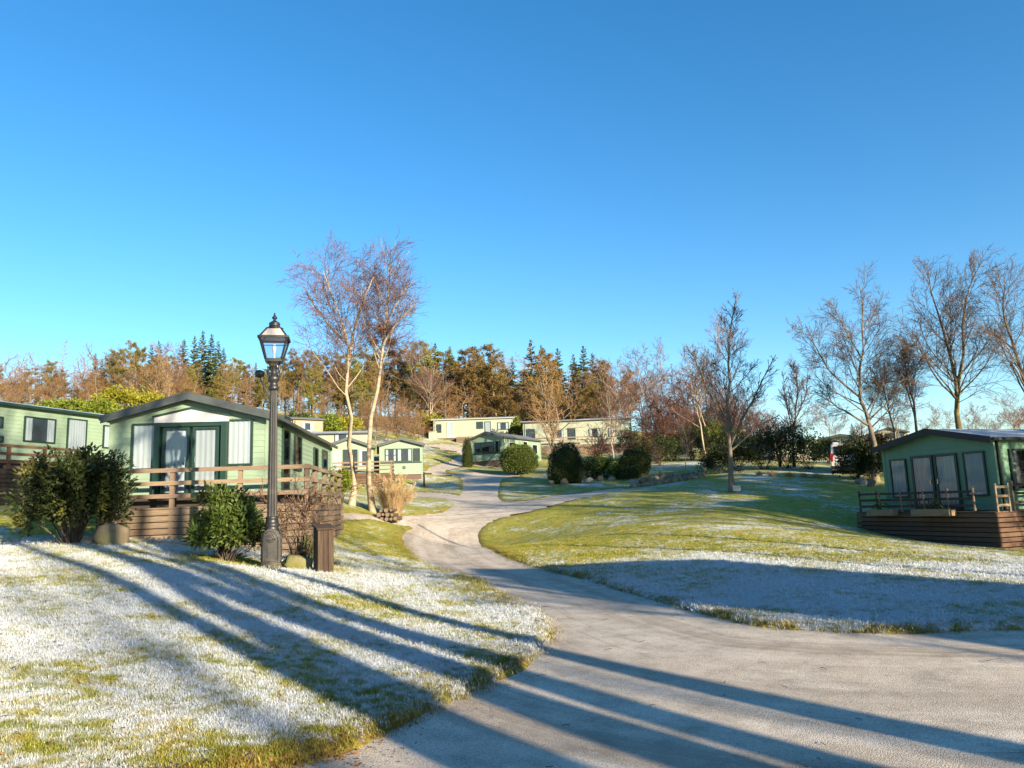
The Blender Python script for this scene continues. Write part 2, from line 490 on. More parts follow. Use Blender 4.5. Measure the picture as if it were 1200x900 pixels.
# road sheet: the same grid, kept where the road runs
def road_material():
    m = bpy.data.materials.new("worn_asphalt"); m.use_nodes = True
    nt = m.node_tree; b = nt.nodes["Principled BSDF"]
    g = nt.nodes.new("ShaderNodeNewGeometry"); pos = g.outputs["Position"]
    a = nt.nodes.new("ShaderNodeAttribute"); a.attribute_name = "across"
    a2 = nt.nodes.new("ShaderNodeAttribute"); a2.attribute_name = "along"
    cb = nt.nodes.new("ShaderNodeCombineXYZ")
    nt.links.new(math_n(nt, 'MULTIPLY', a.outputs["Fac"], 2.2), cb.inputs[0])
    nt.links.new(math_n(nt, 'MULTIPLY', a2.outputs["Fac"], 0.16), cb.inputs[1])
    streak = noise(nt, cb.outputs[0], 1.0, 5, 0.6, 0.3)
    big = noise(nt, pos, 0.7, 4, 0.6)
    fine = noise(nt, pos, 75.0, 3, 0.7)
    grit = nt.nodes.new("ShaderNodeTexVoronoi"); grit.inputs["Scale"].default_value = 110.0
    nt.links.new(pos, grit.inputs["Vector"])
    col = ramp(nt, streak, [(0.28, (0.285, 0.24, 0.185)), (0.48, (0.47, 0.415, 0.335)), (0.72, (0.63, 0.57, 0.485))])
    col = mixc(nt, math_n(nt, 'MULTIPLY', smooth(nt, big, 0.3, 0.75), 0.7), col, (0.43, 0.375, 0.30))
    spk = math_n(nt, 'MULTIPLY_ADD', fine, 1.1, 0.45)
    col = mixc(nt, 0.75, col, spk, 'MULTIPLY')
    peb = ramp(nt, grit.outputs["Color"], [(0.08, (0.42, 0.42, 0.42)), (0.5, (0.95, 0.95, 0.95)), (0.95, (1.25, 1.22, 1.2))])
    col = mixc(nt, 0.6, col, peb, 'MULTIPLY')
    dirt = noise(nt, pos, 4.5, 6, 0.72)
    col = mixc(nt, math_n(nt, 'MULTIPLY', smooth(nt, dirt, 0.58, 0.74), 0.5), col, (0.12, 0.09, 0.065))
    sm = noise(nt, cb.outputs[0], 4.0, 6, 0.7, 0.6)
    col = mixc(nt, math_n(nt, 'MULTIPLY', smooth(nt, sm, 0.56, 0.70), 0.5), col, (0.17, 0.13, 0.10))
    # tyre tracks worn along the lane, blotchy old surface, thin frost left between them
    trk = None
    for c_ in (1.0, 2.5, 4.6, 6.1):
        dd = math_n(nt, 'ABSOLUTE', math_n(nt, 'SUBTRACT', a.outputs["Fac"], c_))
        t_ = math_n(nt, 'SUBTRACT', 1.0, smooth(nt, dd, 0.06, 0.42))
        trk = t_ if trk is None else math_n(nt, 'MAXIMUM', trk, t_)
    brk = noise(nt, cb.outputs[0], 1.7, 5, 0.65)
    trk = math_n(nt, 'MULTIPLY', trk, smooth(nt, brk, 0.36, 0.62))
    col = mixc(nt, math_n(nt, 'MULTIPLY', trk, 0.55), col, (0.27, 0.225, 0.175))
    blot = noise(nt, pos, 2.3, 6, 0.68, 0.3)
    bl = ramp(nt, blot, [(0.32, (0.66, 0.65, 0.64)), (0.5, (0.98, 0.98, 0.98)), (0.68, (1.2, 1.2, 1.21))])
    col = mixc(nt, 0.8, col, bl, 'MULTIPLY')
    fz_ = noise(nt, pos, 5.0, 6, 0.75)
    col = mixc(nt, math_n(nt, 'MULTIPLY', smooth(nt, fz_, 0.58, 0.72), 0.35), col, (0.66, 0.66, 0.67))
    # hairline cracks
    vo = nt.nodes.new("ShaderNodeTexVoronoi"); vo.feature = 'DISTANCE_TO_EDGE'; vo.inputs["Scale"].default_value = 0.55
    wv = nt.nodes.new("ShaderNodeTexNoise"); wv.inputs["Scale"].default_value = 2.5; wv.inputs["Detail"].default_value = 5
    nt.links.new(pos, wv.inputs["Vector"])
    ad = nt.nodes.new("ShaderNodeMix"); ad.data_type = 'VECTOR'; ad.inputs[0].default_value = 0.35
    nt.links.new(pos, ad.inputs[4]); nt.links.new(wv.outputs["Color"], ad.inputs[5])
    nt.links.new(ad.outputs[1], vo.inputs["Vector"])
    ck = smooth(nt, vo.outputs["Distance"], 0.002, 0.012)
    ck = math_n(nt, 'MAXIMUM', ck, smooth(nt, big, 0.34, 0.42))
    col = mixc(nt, ck, (0.22, 0.19, 0.17), col)
    nt.links.new(col, b.inputs["Base Color"])
    b.inputs["Roughness"].default_value = 0.85
    b.inputs["Specular IOR Level"].default_value = 0.3
    hh = math_n(nt, 'MULTIPLY_ADD', grit.outputs["Distance"], 0.5, fine)
    hh = math_n(nt, 'MULTIPLY_ADD', ck, 0.6, hh)
    bump(nt, b, hh, 0.55, 0.012)
    return m
rad_u = np.geomspace(0.5, 700.0, 455)
keep = (TSD[TQ] < 0.45).all(1) & (rr[TQ].max(1) < 140)
used = np.unique(TQ[keep]); remap = -np.ones(len(TX), int); remap[used] = np.arange(len(used))
# centre cap under the viewer's feet
cap = np.arange(TNA)[None, :]
rme = mesh_np("road", np.stack([TX[used], TY[used], TH[used] + 0.004 * (vnoise(TX[used], TY[used], 0.3, 20) - .5)], 1), [remap[TQ[keep]], remap[cap]])
ME = np.array(g2(LEFT_EDGE[:17]))
dmin = np.full(len(used), 1e9); alo = np.zeros(len(used)); acc = 0.0
for s in range(len(ME) - 1):
    p, q = ME[s], ME[s + 1]; ex = q - p; ln = np.hypot(*ex)
    t = np.clip(((TX[used] - p[0]) * ex[0] + (TY[used] - p[1]) * ex[1]) / ln ** 2, 0 if s else -4, 1)
    d = np.hypot(TX[used] - p[0] - t * ex[0], TY[used] - p[1] - t * ex[1])
    b_ = d < dmin; dmin[b_] = d[b_]; alo[b_] = acc + t[b_] * ln; acc += ln
# streaks run with the road: distance from a far reference line along the right lawn edge
RE = np.array(g2(RIGHT_EDGE[16:]) + [(16, 8.8)])
dr = np.full(len(used), 1e9)
for s in range(len(RE) - 1):
    p, q = RE[s], RE[s + 1]; ex = q - p
    t = np.clip(((TX[used] - p[0]) * ex[0] + (TY[used] - p[1]) * ex[1]) / (ex @ ex), 0, 1)
    dr = np.minimum(dr, np.hypot(TX[used] - p[0] - t * ex[0], TY[used] - p[1] - t * ex[1]))
vattr(rme, "across", dr); vattr(rme, "along", alo)
tag(link("road", rme, road_material(), smooth=True), kind="structure")

# frosted grass blades, leaf litter
def scatter(n, seed, r0, r1, amin, amax, power=0.0):
    g = np.random.default_rng(seed)
    a = np.radians(g.uniform(amin, amax, n)); r = np.exp(g.uniform(math.log(r0), math.log(r1), n))
    return r * np.sin(a), r * np.cos(a)
def turf_z(x, y, sd):
    edge = 0.10 * (vnoise(x, y, 0.35, 7) - 0.5) + 0.16 * (vnoise(x, y, 1.1, 8) - 0.5)
    r = np.hypot(x, y)
    e = np.clip((sd + edge * np.clip(1.6 - r / 30, 0.25, 1) + 0.05) / (0.16 + 0.006 * r), 0, 1); e = e * e * (3 - 2 * e)
    l = 0.022 * (vnoise(x, y, 0.45, 11) - 0.5) + 0.012 * (vnoise(x, y, 0.16, 12) - 0.5)
    return H(x, y) + e * (TURF + l + 0.035 * np.exp(-np.clip(sd, 0, 5) / 0.35)) - (1 - e) * 0.06
def make_tuft(seed, nb, spread, hmin, hmax):
    g = np.random.default_rng(seed)
    bx, by = g.normal(0, spread, nb), g.normal(0, spread, nb)
    h = g.uniform(hmin, hmax, nb); a = g.uniform(0, 2 * math.pi, nb); lean = g.uniform(0.6, 2.2, nb) * h
    w = g.uniform(0.0013, 0.0026, nb)
    dx, dy = np.cos(a), np.sin(a)
    V = np.zeros((nb, 5, 3))
    V[:, 0] = np.stack([bx - dy * w, by + dx * w, np.full(nb, -0.01)], 1)
    V[:, 1] = np.stack([bx + dy * w, by - dx * w, np.full(nb, -0.01)], 1)
    mx, my, mz = bx + dx * lean * 0.4, by + dy * lean * 0.4, h * 0.6
    V[:, 2] = np.stack([mx + dy * w * .8, my - dx * w * .8, mz], 1)
    V[:, 3] = np.stack([mx - dy * w * .8, my + dx * w * .8, mz], 1)
    V[:, 4] = np.stack([bx + dx * lean, by + dy * lean, h * 0.95], 1)
    i = np.arange(nb)[:, None] * 5
    return mesh_np("grass_tuft", V.reshape(-1, 3), [np.hstack([i, i + 1, i + 2, i + 3]), np.hstack([i + 3, i + 2, i + 4])])
GRASS_M = lawn_material("lawn_blades", 'INSTANCER')
def gn_scatter(name, pts, frost, soil, scale, tuft_obj, seed):
    me = mesh_np(name, pts, [])
    vattr(me, "frost", frost); vattr(me, "soil", soil); vattr(me, "size", scale)
    o = link(name, me)
    ng = bpy.data.node_groups.new(name + "_nodes", 'GeometryNodeTree')
    ng.interface.new_socket("Geometry", in_out='INPUT', socket_type='NodeSocketGeometry')
    ng.interface.new_socket("Geometry", in_out='OUTPUT', socket_type='NodeSocketGeometry')
    N, L = ng.nodes, ng.links
    gi, go = N.new("NodeGroupInput"), N.new("NodeGroupOutput")
    m2p = N.new("GeometryNodeMeshToPoints")
    iop = N.new("GeometryNodeInstanceOnPoints")
    oi = N.new("GeometryNodeObjectInfo"); oi.inputs["Object"].default_value = tuft_obj
    rv = N.new("FunctionNodeRandomValue"); rv.data_type = 'FLOAT_VECTOR'
    rv.inputs[0].default_value = (-0.25, -0.25, 0); rv.inputs[1].default_value = (0.25, 0.25, 6.283)
    rv.inputs["Seed"].default_value = seed
    na = N.new("GeometryNodeInputNamedAttribute"); na.data_type = 'FLOAT'; na.inputs["Name"].default_value = "size"
    L.new(gi.outputs[0], m2p.inputs[0]); L.new(m2p.outputs[0], iop.inputs["Points"])
    L.new(oi.outputs["Geometry"], iop.inputs["Instance"]); L.new(rv.outputs[0], iop.inputs["Rotation"])
    L.new(na.outputs[0], iop.inputs["Scale"]); L.new(iop.outputs[0], go.inputs[0])
    md = o.modifiers.new("scatter", 'NODES'); md.node_group = ng
    return o
def lawn_grass():
    g = np.random.default_rng(5)
    x, y = scatter(150000, 21, 3.2, 34.0, -40, 40)
    sd = road_sd(x, y)
    k = sd > 0.03
    x, y, sd = x[k], y[k], sd[k]
    z = turf_z(x, y, sd)
    fr = frost_amount(x, y) - 0.6 * sheltered(x, y) - 0.7 * np.exp(-np.clip(sd, 0, 9) / np.where(x < 0.02 * y - 0.2, 0.2, 0.11))
    so = np.clip(1.1 * np.exp(-np.clip(sd, 0, 9) / 0.28), 0, 1)
    size = g.uniform(0.7, 1.25, len(x)) * (0.32 + 0.058 * np.minimum(np.hypot(x, y), 16)) * np.clip((34 - np.hypot(x, y)) / 14, 0.15, 1) * (1 + 0.35 * np.exp(-sd / 0.25))
    tm = make_tuft(3, 34, 0.05, 0.008, 0.026)
    tuft = link("grass_tuft", tm, GRASS_M)
    tuft.location = (x[0], y[0], z[0] - 0.005)
    o = gn_scatter("lawn_grass", np.stack([x, y, z], 1), fr, so, size, tuft, 1)
    tuft.parent = o
    tag(o, "short frosted lawn grass on both sides of the lane", "grass", kind="stuff")
    tuft["kind"] = "stuff"
lawn_grass()
# ---------------------------------------------------------------- caravans, decks
mat("sage_cladding", (0.205, 0.285, 0.20), (0.18, 0.255, 0.175), scale=3, rough=0.55, bmp=0.1, bscale=60, c3=(0.19, 0.26, 0.19))
mat("shaded_sage_cladding", (0.105, 0.215, 0.14), (0.085, 0.185, 0.12), scale=3, rough=0.55, bmp=0.1, bscale=60)  # the sage paint again, with shade put into the colour
mat("pale_cladding", (0.28, 0.31, 0.235), (0.245, 0.275, 0.205), scale=2, rough=0.6)
mat("cream_cladding", (0.32, 0.30, 0.215), (0.27, 0.25, 0.18), scale=2, rough=0.6)
mat("tan_cladding", (0.29, 0.225, 0.15), (0.24, 0.185, 0.12), scale=2, rough=0.6)
mat("green_trim", (0.008, 0.028, 0.02), (0.012, 0.038, 0.027), scale=10, rough=0.4)
mat("dark_fascia", (0.045, 0.055, 0.055), (0.06, 0.07, 0.07), scale=4, rough=0.5)
mat("roof_sheet", (0.30, 0.32, 0.33), (0.38, 0.40, 0.42), scale=2.5, rough=0.5, c3=(0.55, 0.57, 0.6))
mat("roof_dark", (0.12, 0.125, 0.13), (0.17, 0.175, 0.18), scale=2.5, rough=0.6)
mat("white_upvc", (0.46, 0.45, 0.45), (0.42, 0.41, 0.41), rough=0.4)
mat("black_rubber", (0.012, 0.012, 0.012), (0.02, 0.02, 0.02), rough=0.6)
mat("curtain", (0.43, 0.42, 0.42), (0.37, 0.36, 0.36), scale=8, stretch=(1, 1, 0.1), rough=0.9)
mat("curtain_grey", (0.34, 0.33, 0.34), (0.28, 0.27, 0.28), scale=8, stretch=(1, 1, 0.1), rough=0.9)
mat("interior_dark", (0.012, 0.013, 0.015), (0.03, 0.03, 0.034), scale=2, rough=0.9)
mat("deck_wood", (0.205, 0.15, 0.10), (0.12, 0.088, 0.06), scale=7, stretch=(0.6, 6, 6), rough=0.85, bmp=0.3, rnd=0.18)
mat("rail_wood", (0.225, 0.165, 0.11), (0.145, 0.105, 0.07), scale=7, stretch=(0.6, 6, 6), rough=0.85, bmp=0.3, rnd=0.14)
mat("dark_wood", (0.055, 0.04, 0.028), (0.03, 0.021, 0.015), scale=7, stretch=(0.6, 6, 6), rough=0.85, bmp=0.3, rnd=0.2)
mat("mid_wood", (0.13, 0.075, 0.042), (0.08, 0.045, 0.026), scale=7, stretch=(0.6, 6, 6), rough=0.85, bmp=0.3, rnd=0.2)
mat("brick_skirt", (0.14, 0.085, 0.065), (0.09, 0.06, 0.05), scale=14, rough=0.9)
mat("black_iron", (0.012, 0.013, 0.014), (0.022, 0.022, 0.022), scale=20, rough=0.42, bmp=0.08, bscale=80, spec=0.6)
mat("worn_iron", (0.028, 0.028, 0.028), (0.055, 0.052, 0.046), scale=9, rough=0.5, bmp=0.15, bscale=60, c3=(0.09, 0.085, 0.07))
mat("chrome", (0.5, 0.5, 0.5), (0.4, 0.4, 0.4), rough=0.25, metallic=1.0)
glass_mat("window_glass", base=0.02)
glass_mat("lantern_glass", (0.86, 0.92, 0.97), 0.10)

class Face:
    """maps (u along the wall, d outwards, z) of one wall to the thing's own axes"""
    def __init__(s, which, W, L): s.k, s.W, s.L = which, W, L
    def p(s, u, d, z):
        if s.k == 'front': return (u, -d, z)
        if s.k == 'back': return (-u, s.L + d, z)
        if s.k == 'right': return (s.W / 2 + d, u, z)
        return (-s.W / 2 - d, u, z)
    def box(s, mb, u0, u1, d0, d1, z0, z1):
        a, b = s.p(u0, d0, z0), s.p(u1, d1, z1)
        mb.box(min(a[0], b[0]), max(a[0], b[0]), min(a[1], b[1]), max(a[1], b[1]), z0, z1)

def window(root, fc, u, z, w, h, frame="green_trim", kind="curtain", name="window", fw=0.05, bars=0, deep=0.0, handle=False):
    m = MB(); d0, d1 = -0.02, 0.075 + deep
    u0, u1 = u - w / 2, u + w / 2
    fc.box(m, u0, u0 + fw, d0, d1, z, z + h); fc.box(m, u1 - fw, u1, d0, d1, z, z + h)
    fc.box(m, u0 + fw, u1 - fw, d0, d1 - 0.004, z, z + fw); fc.box(m, u0 + fw, u1 - fw, d0, d1 - 0.004, z + h - fw, z + h)
    for b in range(bars):
        zz = z + h * (b + 1) / (bars + 1)
        fc.box(m, u0 + fw, u1 - fw, d0, d1 - 0.008, zz - fw * 0.35, zz + fw * 0.35)
    o = m.build(name, MATS[frame], root)
    p = MB(); fc.box(p, u0 + fw * .8, u1 - fw * .8, 0.050 + deep, 0.055 + deep, z + fw * .8, z + h - fw * .8)
    p.build("pane", MATS["window_glass"], o)
    c = MB()
    if kind in ("dark", "half"):
        fc.box(c, u0 + fw * .8, u1 - fw * .8, 0.018, 0.022, z + fw * .8, z + h - fw * .8)
        c.build("dark_interior", MATS["interior_dark"], o)
    if kind != "dark":
        spans = [(u0 + fw * .8, u1 - fw * .8)] if kind != "half" else [(u0 + fw * .8, u0 + w * 0.26), (u1 - w * 0.26, u1 - fw * .8)]
        for (a, b) in spans:
            c = MB(); n = max(8, int((b - a) / 0.025))
            for i in range(n):
                ua, ub = a + (b - a) * i / n, a + (b - a) * (i + 1) / n
                da = 0.033 + 0.006 * math.sin(i * 1.25 + 0.4 * math.sin(i * 0.7)); db = 0.033 + 0.006 * math.sin((i + 1) * 1.25 + 0.4 * math.sin((i + 1) * 0.7))
                c.add([fc.p(ua, da, z + fw * .8), fc.p(ub, db, z + fw * .8), fc.p(ub, db, z + h - fw * .8), fc.p(ua, da, z + h - fw * .8)], [(0, 1, 2, 3)])
            c.build("curtain", MATS["curtain_grey" if kind == "grey" else "curtain"], o)
    if handle:
        hm = MB(); fc.box(hm, u + handle * w * 0.38 - 0.012, u + handle * w * 0.38 + 0.012, d1, d1 + 0.04, z + h * 0.46, z + h * 0.55)
        hm.build("handle", MATS["chrome"], o)
    return o

def caravan(label, loc, rz, W, L, zb, Hh, R, wall="sage_cladding", roof="roof_sheet", fascia="dark_fascia", wins=(), group="static caravans on the hillside",
            skirt="brick_skirt", board=0.15, eave=0.18, front=0.28, name="static_caravan", cat="caravan", ridge_front=True, deep_skirt=0.9):
    root = empty(name, loc, rz, label, cat, group)
    # lapped cladding
    m = MB(); hw = W / 2
    m.prism([(-hw, zb), (hw, zb), (hw, zb + Hh), (0, zb + Hh + R), (-hw, zb + Hh)], 0.0, L)
    z = zb
    while z < zb + Hh + R - 0.04:
        z1 = min(z + board, zb + Hh + R)
        def hwid(zz): return hw if zz <= zb + Hh else max(0.0, hw * (1 - (zz - zb - Hh) / R))
        a, b = hwid(z), hwid(z1)
        for (yy, s) in ((0.0, -1), (L, 1)):
            v = [(-a, yy + s * 0.016, z), (a, yy + s * 0.016, z), (b, yy + s * 0.004, z1 - 0.001), (-b, yy + s * 0.004, z1 - 0.001), (-a, yy, z), (a, yy, z)]
            m.add(v, [(0, 1, 2, 3), (4, 5, 1, 0)])
        if z < zb + Hh - 0.02:
            zt = min(z1, zb + Hh)
            for s in (-1, 1):
                v = [(s * (hw + 0.016), 0, z), (s * (hw + 0.016), L, z), (s * (hw + 0.004), L, zt - 0.001), (s * (hw + 0.004), 0, zt - 0.001), (s * hw, 0, z), (s * hw, L, z)]
                m.add(v, [(0, 1, 2, 3), (4, 5, 1, 0)])
        z = z1
    m.build("wall", MATS[wall], root)
    for sx in (-1, 1):
        for yy in (-0.022, L - 0.05):
            c = MB(); c.box(sx * hw - 0.05 + 0.024 * sx, sx * hw + 0.05 + 0.024 * sx - 0.02 * sx, yy, yy + 0.072, zb - 0.02, zb + Hh - 0.02)
            c.build("corner_trim", MATS[wall], root)
    s = MB(); s.box(-hw + 0.06, hw - 0.06, 0.06, L - 0.06, -deep_skirt, zb - 0.002); s.build("skirting", MATS[skirt], root)
    # roof: two slabs with overhang
    r = MB(); t = 0.07; xe = hw + eave; ze = zb + Hh - R * eave / hw + 0.012
    zr = zb + Hh + R + 0.012
    r.prism([(-xe, ze), (0, zr), (xe, ze), (xe, ze + t), (0, zr + t), (-xe, ze + t)], -front, L + front)
    ro = r.build("roof", MATS[roof], root)
    for sx in (-1, 1):
        fb = MB(); dz = 0.2
        v = [(sx * (xe + 0.01), -front - 0.03, ze + t + 0.015), (0, -front - 0.03, zr + t + 0.015), (0, -front - 0.03, zr + t + 0.015 - dz), (sx * (xe + 0.01), -front - 0.03, ze + t + 0.015 - dz)]
        v += [(x, y + 0.028, zz) for x, y, zz in v]
        fb.add(v, [(0, 1, 2, 3), (7, 6, 5, 4), (0, 4, 5, 1), (1, 5, 6, 2), (2, 6, 7, 3), (3, 7, 4, 0)])
        fb.build("bargeboard", MATS[fascia], ro)
        gb = MB(); gb.box(min(sx * xe, sx * (xe + 0.07)), max(sx * xe, sx * (xe + 0.07)), -front + 0.02, L + front - 0.02, ze - 0.03, ze + 0.06)
        gb.build("gutter", MATS[fascia], ro)
        sf = MB(); a, b = sorted((sx * hw, sx * xe)); 
        dp = MB(); dp.box(sx * (hw + 0.06) - 0.03, sx * (hw + 0.06) + 0.03, 0.10, 0.16, zb - 0.2, ze - 0.03)
        dp.build("downpipe", MATS[fascia], root)
    for wdef in wins:
        d = dict(wdef); fc = Face(d.pop("f", "front"), W, L)
        window(root, fc, d.pop("u"), d.pop("z"), d.pop("w"), d.pop("h"), **d)
    return root

def deck(label, loc, rz, x0, x1, y0, y1, top, low, faces="fr", rails="fr", wood="deck_wood", railw="rail_wood", board=0.13, gap=0.02, post_gap=1.6,
         rail_h=0.95, nrails=3, group="timber decks round the caravans", name="timber_deck", posts_down=False, rail_skip=None, boards_top=True, inner="dark_wood"):
    root = empty(name, loc, rz, label, "deck", group)
    core = MB(); core.box(x0 + 0.08, x1 - 0.08, y0 + 0.08, y1, low, top - 0.05); core.build("frame", MATS[inner], root)
    n = max(1, int((x1 - x0) / 0.15)); w = (x1 - x0) / n
    if boards_top:
        n = max(1, int(round((y1 - y0) / 0.15))); w = (y1 - y0) / n
        bm = MB(); bm.box(x0 - 0.02, x1 + 0.02, 0.004, w - 0.004, -0.04, 0)
        me = None
        for i in range(n):
            if me is None:
                o = bm.build("deck_board", MATS[wood], root); me = o.data
            else: o = link("deck_board", me, None, root)
            o.location = (0, y0 + i * w, top)
    def skirt(ax, c, a, b):
        n = max(1, int((top - 0.05 - low) / (board + gap))); me = None
        for i in range(n):
            zt = top - 0.05 - i * (board + gap)
            bm = MB()
            if ax == 'x': bm.box(a, b, c - 0.0, c + 0.025, -board, 0)
            else: bm.box(c - 0.025, c, a, b, -board, 0)
            if me is None: o = bm.build("skirting_board", MATS[wood], root); me = o.data
            else: o = link("skirting_board", me, None, root)
            o.location = (0, 0, zt)
    def rail(ax, c, a, b):
        n = max(1, int(round((b - a) / post_gap)))
        pm = None
        for i in range(n + 1):
            t = a + (b - a) * i / n
            bm = MB(); lowz = -(top - low) * (1 if posts_down else 0) - 0.02
            bm.box(-0.05, 0.05, -0.05, 0.05, lowz, rail_h + 0.02)
            if pm is None: o = bm.build("post", MATS[railw], root, bevel=0.008); pm = o.data
            else: o = link("post", pm, None, root)
            o.location = (t, c, top) if ax == 'x' else (c, t, top)
        rm = None
        for k in range(nrails):
            zz = top + rail_h * (1 - k / nrails) - 0.04
            bm = MB()
            if ax == 'x': bm.box(a - 0.08, b + 0.08, c - 0.085, c - 0.052, -0.05, 0.05)
            else: bm.box(c + 0.052, c + 0.085, a - 0.08, b + 0.08, -0.05, 0.05)
            if rm is None: o = bm.build("rail", MATS[railw], root); rm = o.data
            else: o = link("rail", rm, None, root)
            o.location = (0, 0, zz)
    if "f" in faces: skirt('x', y0, x0 - 0.03, x1 + 0.03)
    if "r" in faces: skirt('y', x1 + 0.056, y0, y1)
    if "l" in faces: skirt('y', x0 - 0.031, y0, y1)
    if "f" in rails: rail('x', y0 + 0.08, x0 + 0.05, x1 - 0.05)
    if "r" in rails: rail('y', x1 - 0.08, y0 + 0.12, y1)
    if "l" in rails: rail('y', x0 + 0.08, y0 + 0.12, y1)
    return root

GR = "static caravans on the hillside"
# --- the sage green caravan beside the lamp post
p = at(220, 600, 19.8); X2, Y2 = p[0], 19.8
z2 = ground(X2, Y2 - 0.5)
fz = 2.08 - z2
c2 = caravan("sage green caravan with white curtained french doors beside the old lamp post", (X2, Y2, z2), math.radians(5), 3.85, 11.2, fz, 2.02, 0.52,
    wins=[dict(u=-1.12, z=fz + 0.67, w=0.62, h=1.2), dict(u=1.27, z=fz + 0.72, w=0.66, h=1.2),
          dict(u=-0.30, z=fz + 0.02, w=0.66, h=1.72, name="french_door", fw=0.055, deep=0.06, handle=1), dict(u=0.44, z=fz + 0.02, w=0.66, h=1.72, name="french_door", fw=0.055, deep=0.06, kind="grey", handle=-1),
          dict(f="right", u=2.3, z=fz + 0.1, w=0.95, h=1.8, kind="half"), dict(f="right", u=4.1, z=fz + 0.75, w=1.1, h=1.1),
          dict(f="right", u=7.4, z=fz + 0.85, w=0.8, h=0.85), dict(f="right", u=9.4, z=fz + 0.75, w=1.1, h=1.0)], skirt="dark_wood")
m = MB()
for u in (-0.76, 0.90):
    m = MB(); m.box(u - 0.07, u + 0.07, -0.2, -0.02, fz - 0.02, fz + 1.86); m.build("door_post", MATS["green_trim"], c2)
m = MB(); m.box(-0.69, 0.83, -0.19, -0.02, fz + 1.752, fz + 1.86); m.build("door_lintel", MATS["green_trim"], c2)
m = MB(); m.prism([(-0.86, fz + 1.864), (1.0, fz + 1.864), (1.0, fz + 2.0), (0.07, fz + 2.2), (-0.86, fz + 2.0)], -0.14, -0.02); pg = m.build("glazed_pediment", MATS["white_upvc"], c2)
m = MB()
m.bar((-0.9, -0.15, fz + 2.02), (0.07, -0.15, fz + 2.23), 0.05, 0.06, up=(0, 1, 0)); m.bar((0.07, -0.151, fz + 2.23), (1.04, -0.151, fz + 2.02), 0.05, 0.06, up=(0, 1, 0))
m.build("pediment_trim", MATS["green_trim"], pg)
deck("weathered timber deck with rail fence in front of the sage green caravan", (X2, Y2, z2), math.radians(5), -1.62, 3.25, -1.3, -0.03, fz - 0.30, -0.75, faces="frl", rails="fr", posts_down=True, rail_h=0.92)
deck("narrow timber deck along the long side of the sage green caravan", (X2, Y2, z2), math.radians(5), 2.0, 3.25, 0.0, 4.6, fz - 0.31, -0.9, faces="r", rails="r", posts_down=True, rail_h=0.92)

# --- caravan at the left edge, long side in view
A = at(0, 472, 28.0); B = at(130, 492, 33.2)
u_ = (B - A)[:2] / np.linalg.norm((B - A)[:2]); nrm = np.array([u_[1], -u_[0]])
W1 = 3.7; o1 = A[:2] - 3.2 * u_ - nrm * (W1 / 2 + 0.2)
z1 = ground(A[0] + 1.2, A[1] + 1)
fz1 = A[2] - 2.05 - z1
c1 = caravan("green caravan seen side on behind the dark bush", (o1[0], o1[1], z1), math.atan2(-u_[0], u_[1]), W1, 11.0, fz1, 2.05, 0.35, fascia="green_trim",
    wins=[dict(f="right", u=5.15, z=fz1 + 0.72, w=1.45, h=0.98, kind="half"), dict(f="right", u=6.95, z=fz1 + 0.1, w=1.0, h=1.72, kind="grey"),
          dict(f="right", u=3.35, z=fz1 + 1.15, w=0.35, h=0.42, kind="dark", name="vent"), dict(f="right", u=3.2, z=fz1 + 0.62, w=0.75, h=0.24, kind="dark", name="name_plate"),
          dict(f="right", u=9.0, z=fz1 + 0.7, w=1.3, h=1.0, kind="half")], skirt="dark_wood", deep_skirt=1.6)
deck("timber deck with rails along the side of the green caravan behind the bush", (o1[0], o1[1], z1), math.atan2(-u_[0], u_[1]), W1 / 2 + 0.05, W1 / 2 + 1.5, 1.0, 5.6, fz1 - 0.45, -1.6, faces="rf", rails="r", rail_h=0.85, posts_down=True, wood="dark_wood", railw="mid_wood")  # dark wood stands in for the shade over this deck

# --- caravans in the dip behind the two birches
def front_caravan(label, px_c, py_eave, py_floor, Y, W, L, rz, R=0.35, **kw):
    e = at(px_c, py_eave, Y); f = at(px_c, py_floor, Y)
    zg = ground(e[0], Y - 0.4)
    zb = max(0.25, f[2] - zg); hh = e[2] - f[2]
    wins = kw.pop("wins", lambda zb, hh: [])(zb, hh)
    return caravan(label, (e[0], Y, zg), rz, W, L, zb, hh, R, wins=wins, **kw), (e[0], Y, zg, zb, hh)
c3, i3 = front_caravan("green caravan with a porch and white doors behind the two birches", 408, 525, 556, 54.0, 3.4, 9.0, math.radians(13), R=0.6,
    wins=lambda zb, hh: [dict(u=-0.85, z=zb + 0.05, w=0.75, h=1.5, frame="white_upvc", bars=1, fw=0.05), dict(u=0.15, z=zb + 0.02, w=1.0, h=1.65, kind="dark", name="porch_door"),
                         dict(u=1.15, z=zb + 0.5, w=0.8, h=1.1, frame="white_upvc", kind="half", fw=0.05)])
deck("low timber fence and deck in front of the green porch caravan", (i3[0], i3[1], i3[2]), math.radians(4), -1.9, 3.2, -1.6, -0.05, i3[3] - 0.1, -0.8, rail_h=0.8, wood="mid_wood")
c4, i4 = front_caravan("green caravan with a wide bay window behind the pampas grass", 470, 521, 556, 57.0, 3.05, 9.0, math.radians(10), R=0.42, roof="roof_sheet",
    wins=lambda zb, hh: [dict(u=-0.75, z=zb + 0.95, w=0.85, h=0.95, frame="green_trim", kind="half", bars=1, fw=0.05), dict(u=0.25, z=zb + 0.95, w=1.1, h=0.95, kind="half", frame="green_trim", fw=0.05),
                         dict(u=1.13, z=zb + 0.95, w=0.5, h=0.95, kind="dark", fw=0.05), dict(f="left", u=1.3, z=zb + 0.8, w=1.2, h=0.9, kind="half"), dict(f="left", u=4.3, z=zb + 0.8, w=1.2, h=0.9, kind="half")])
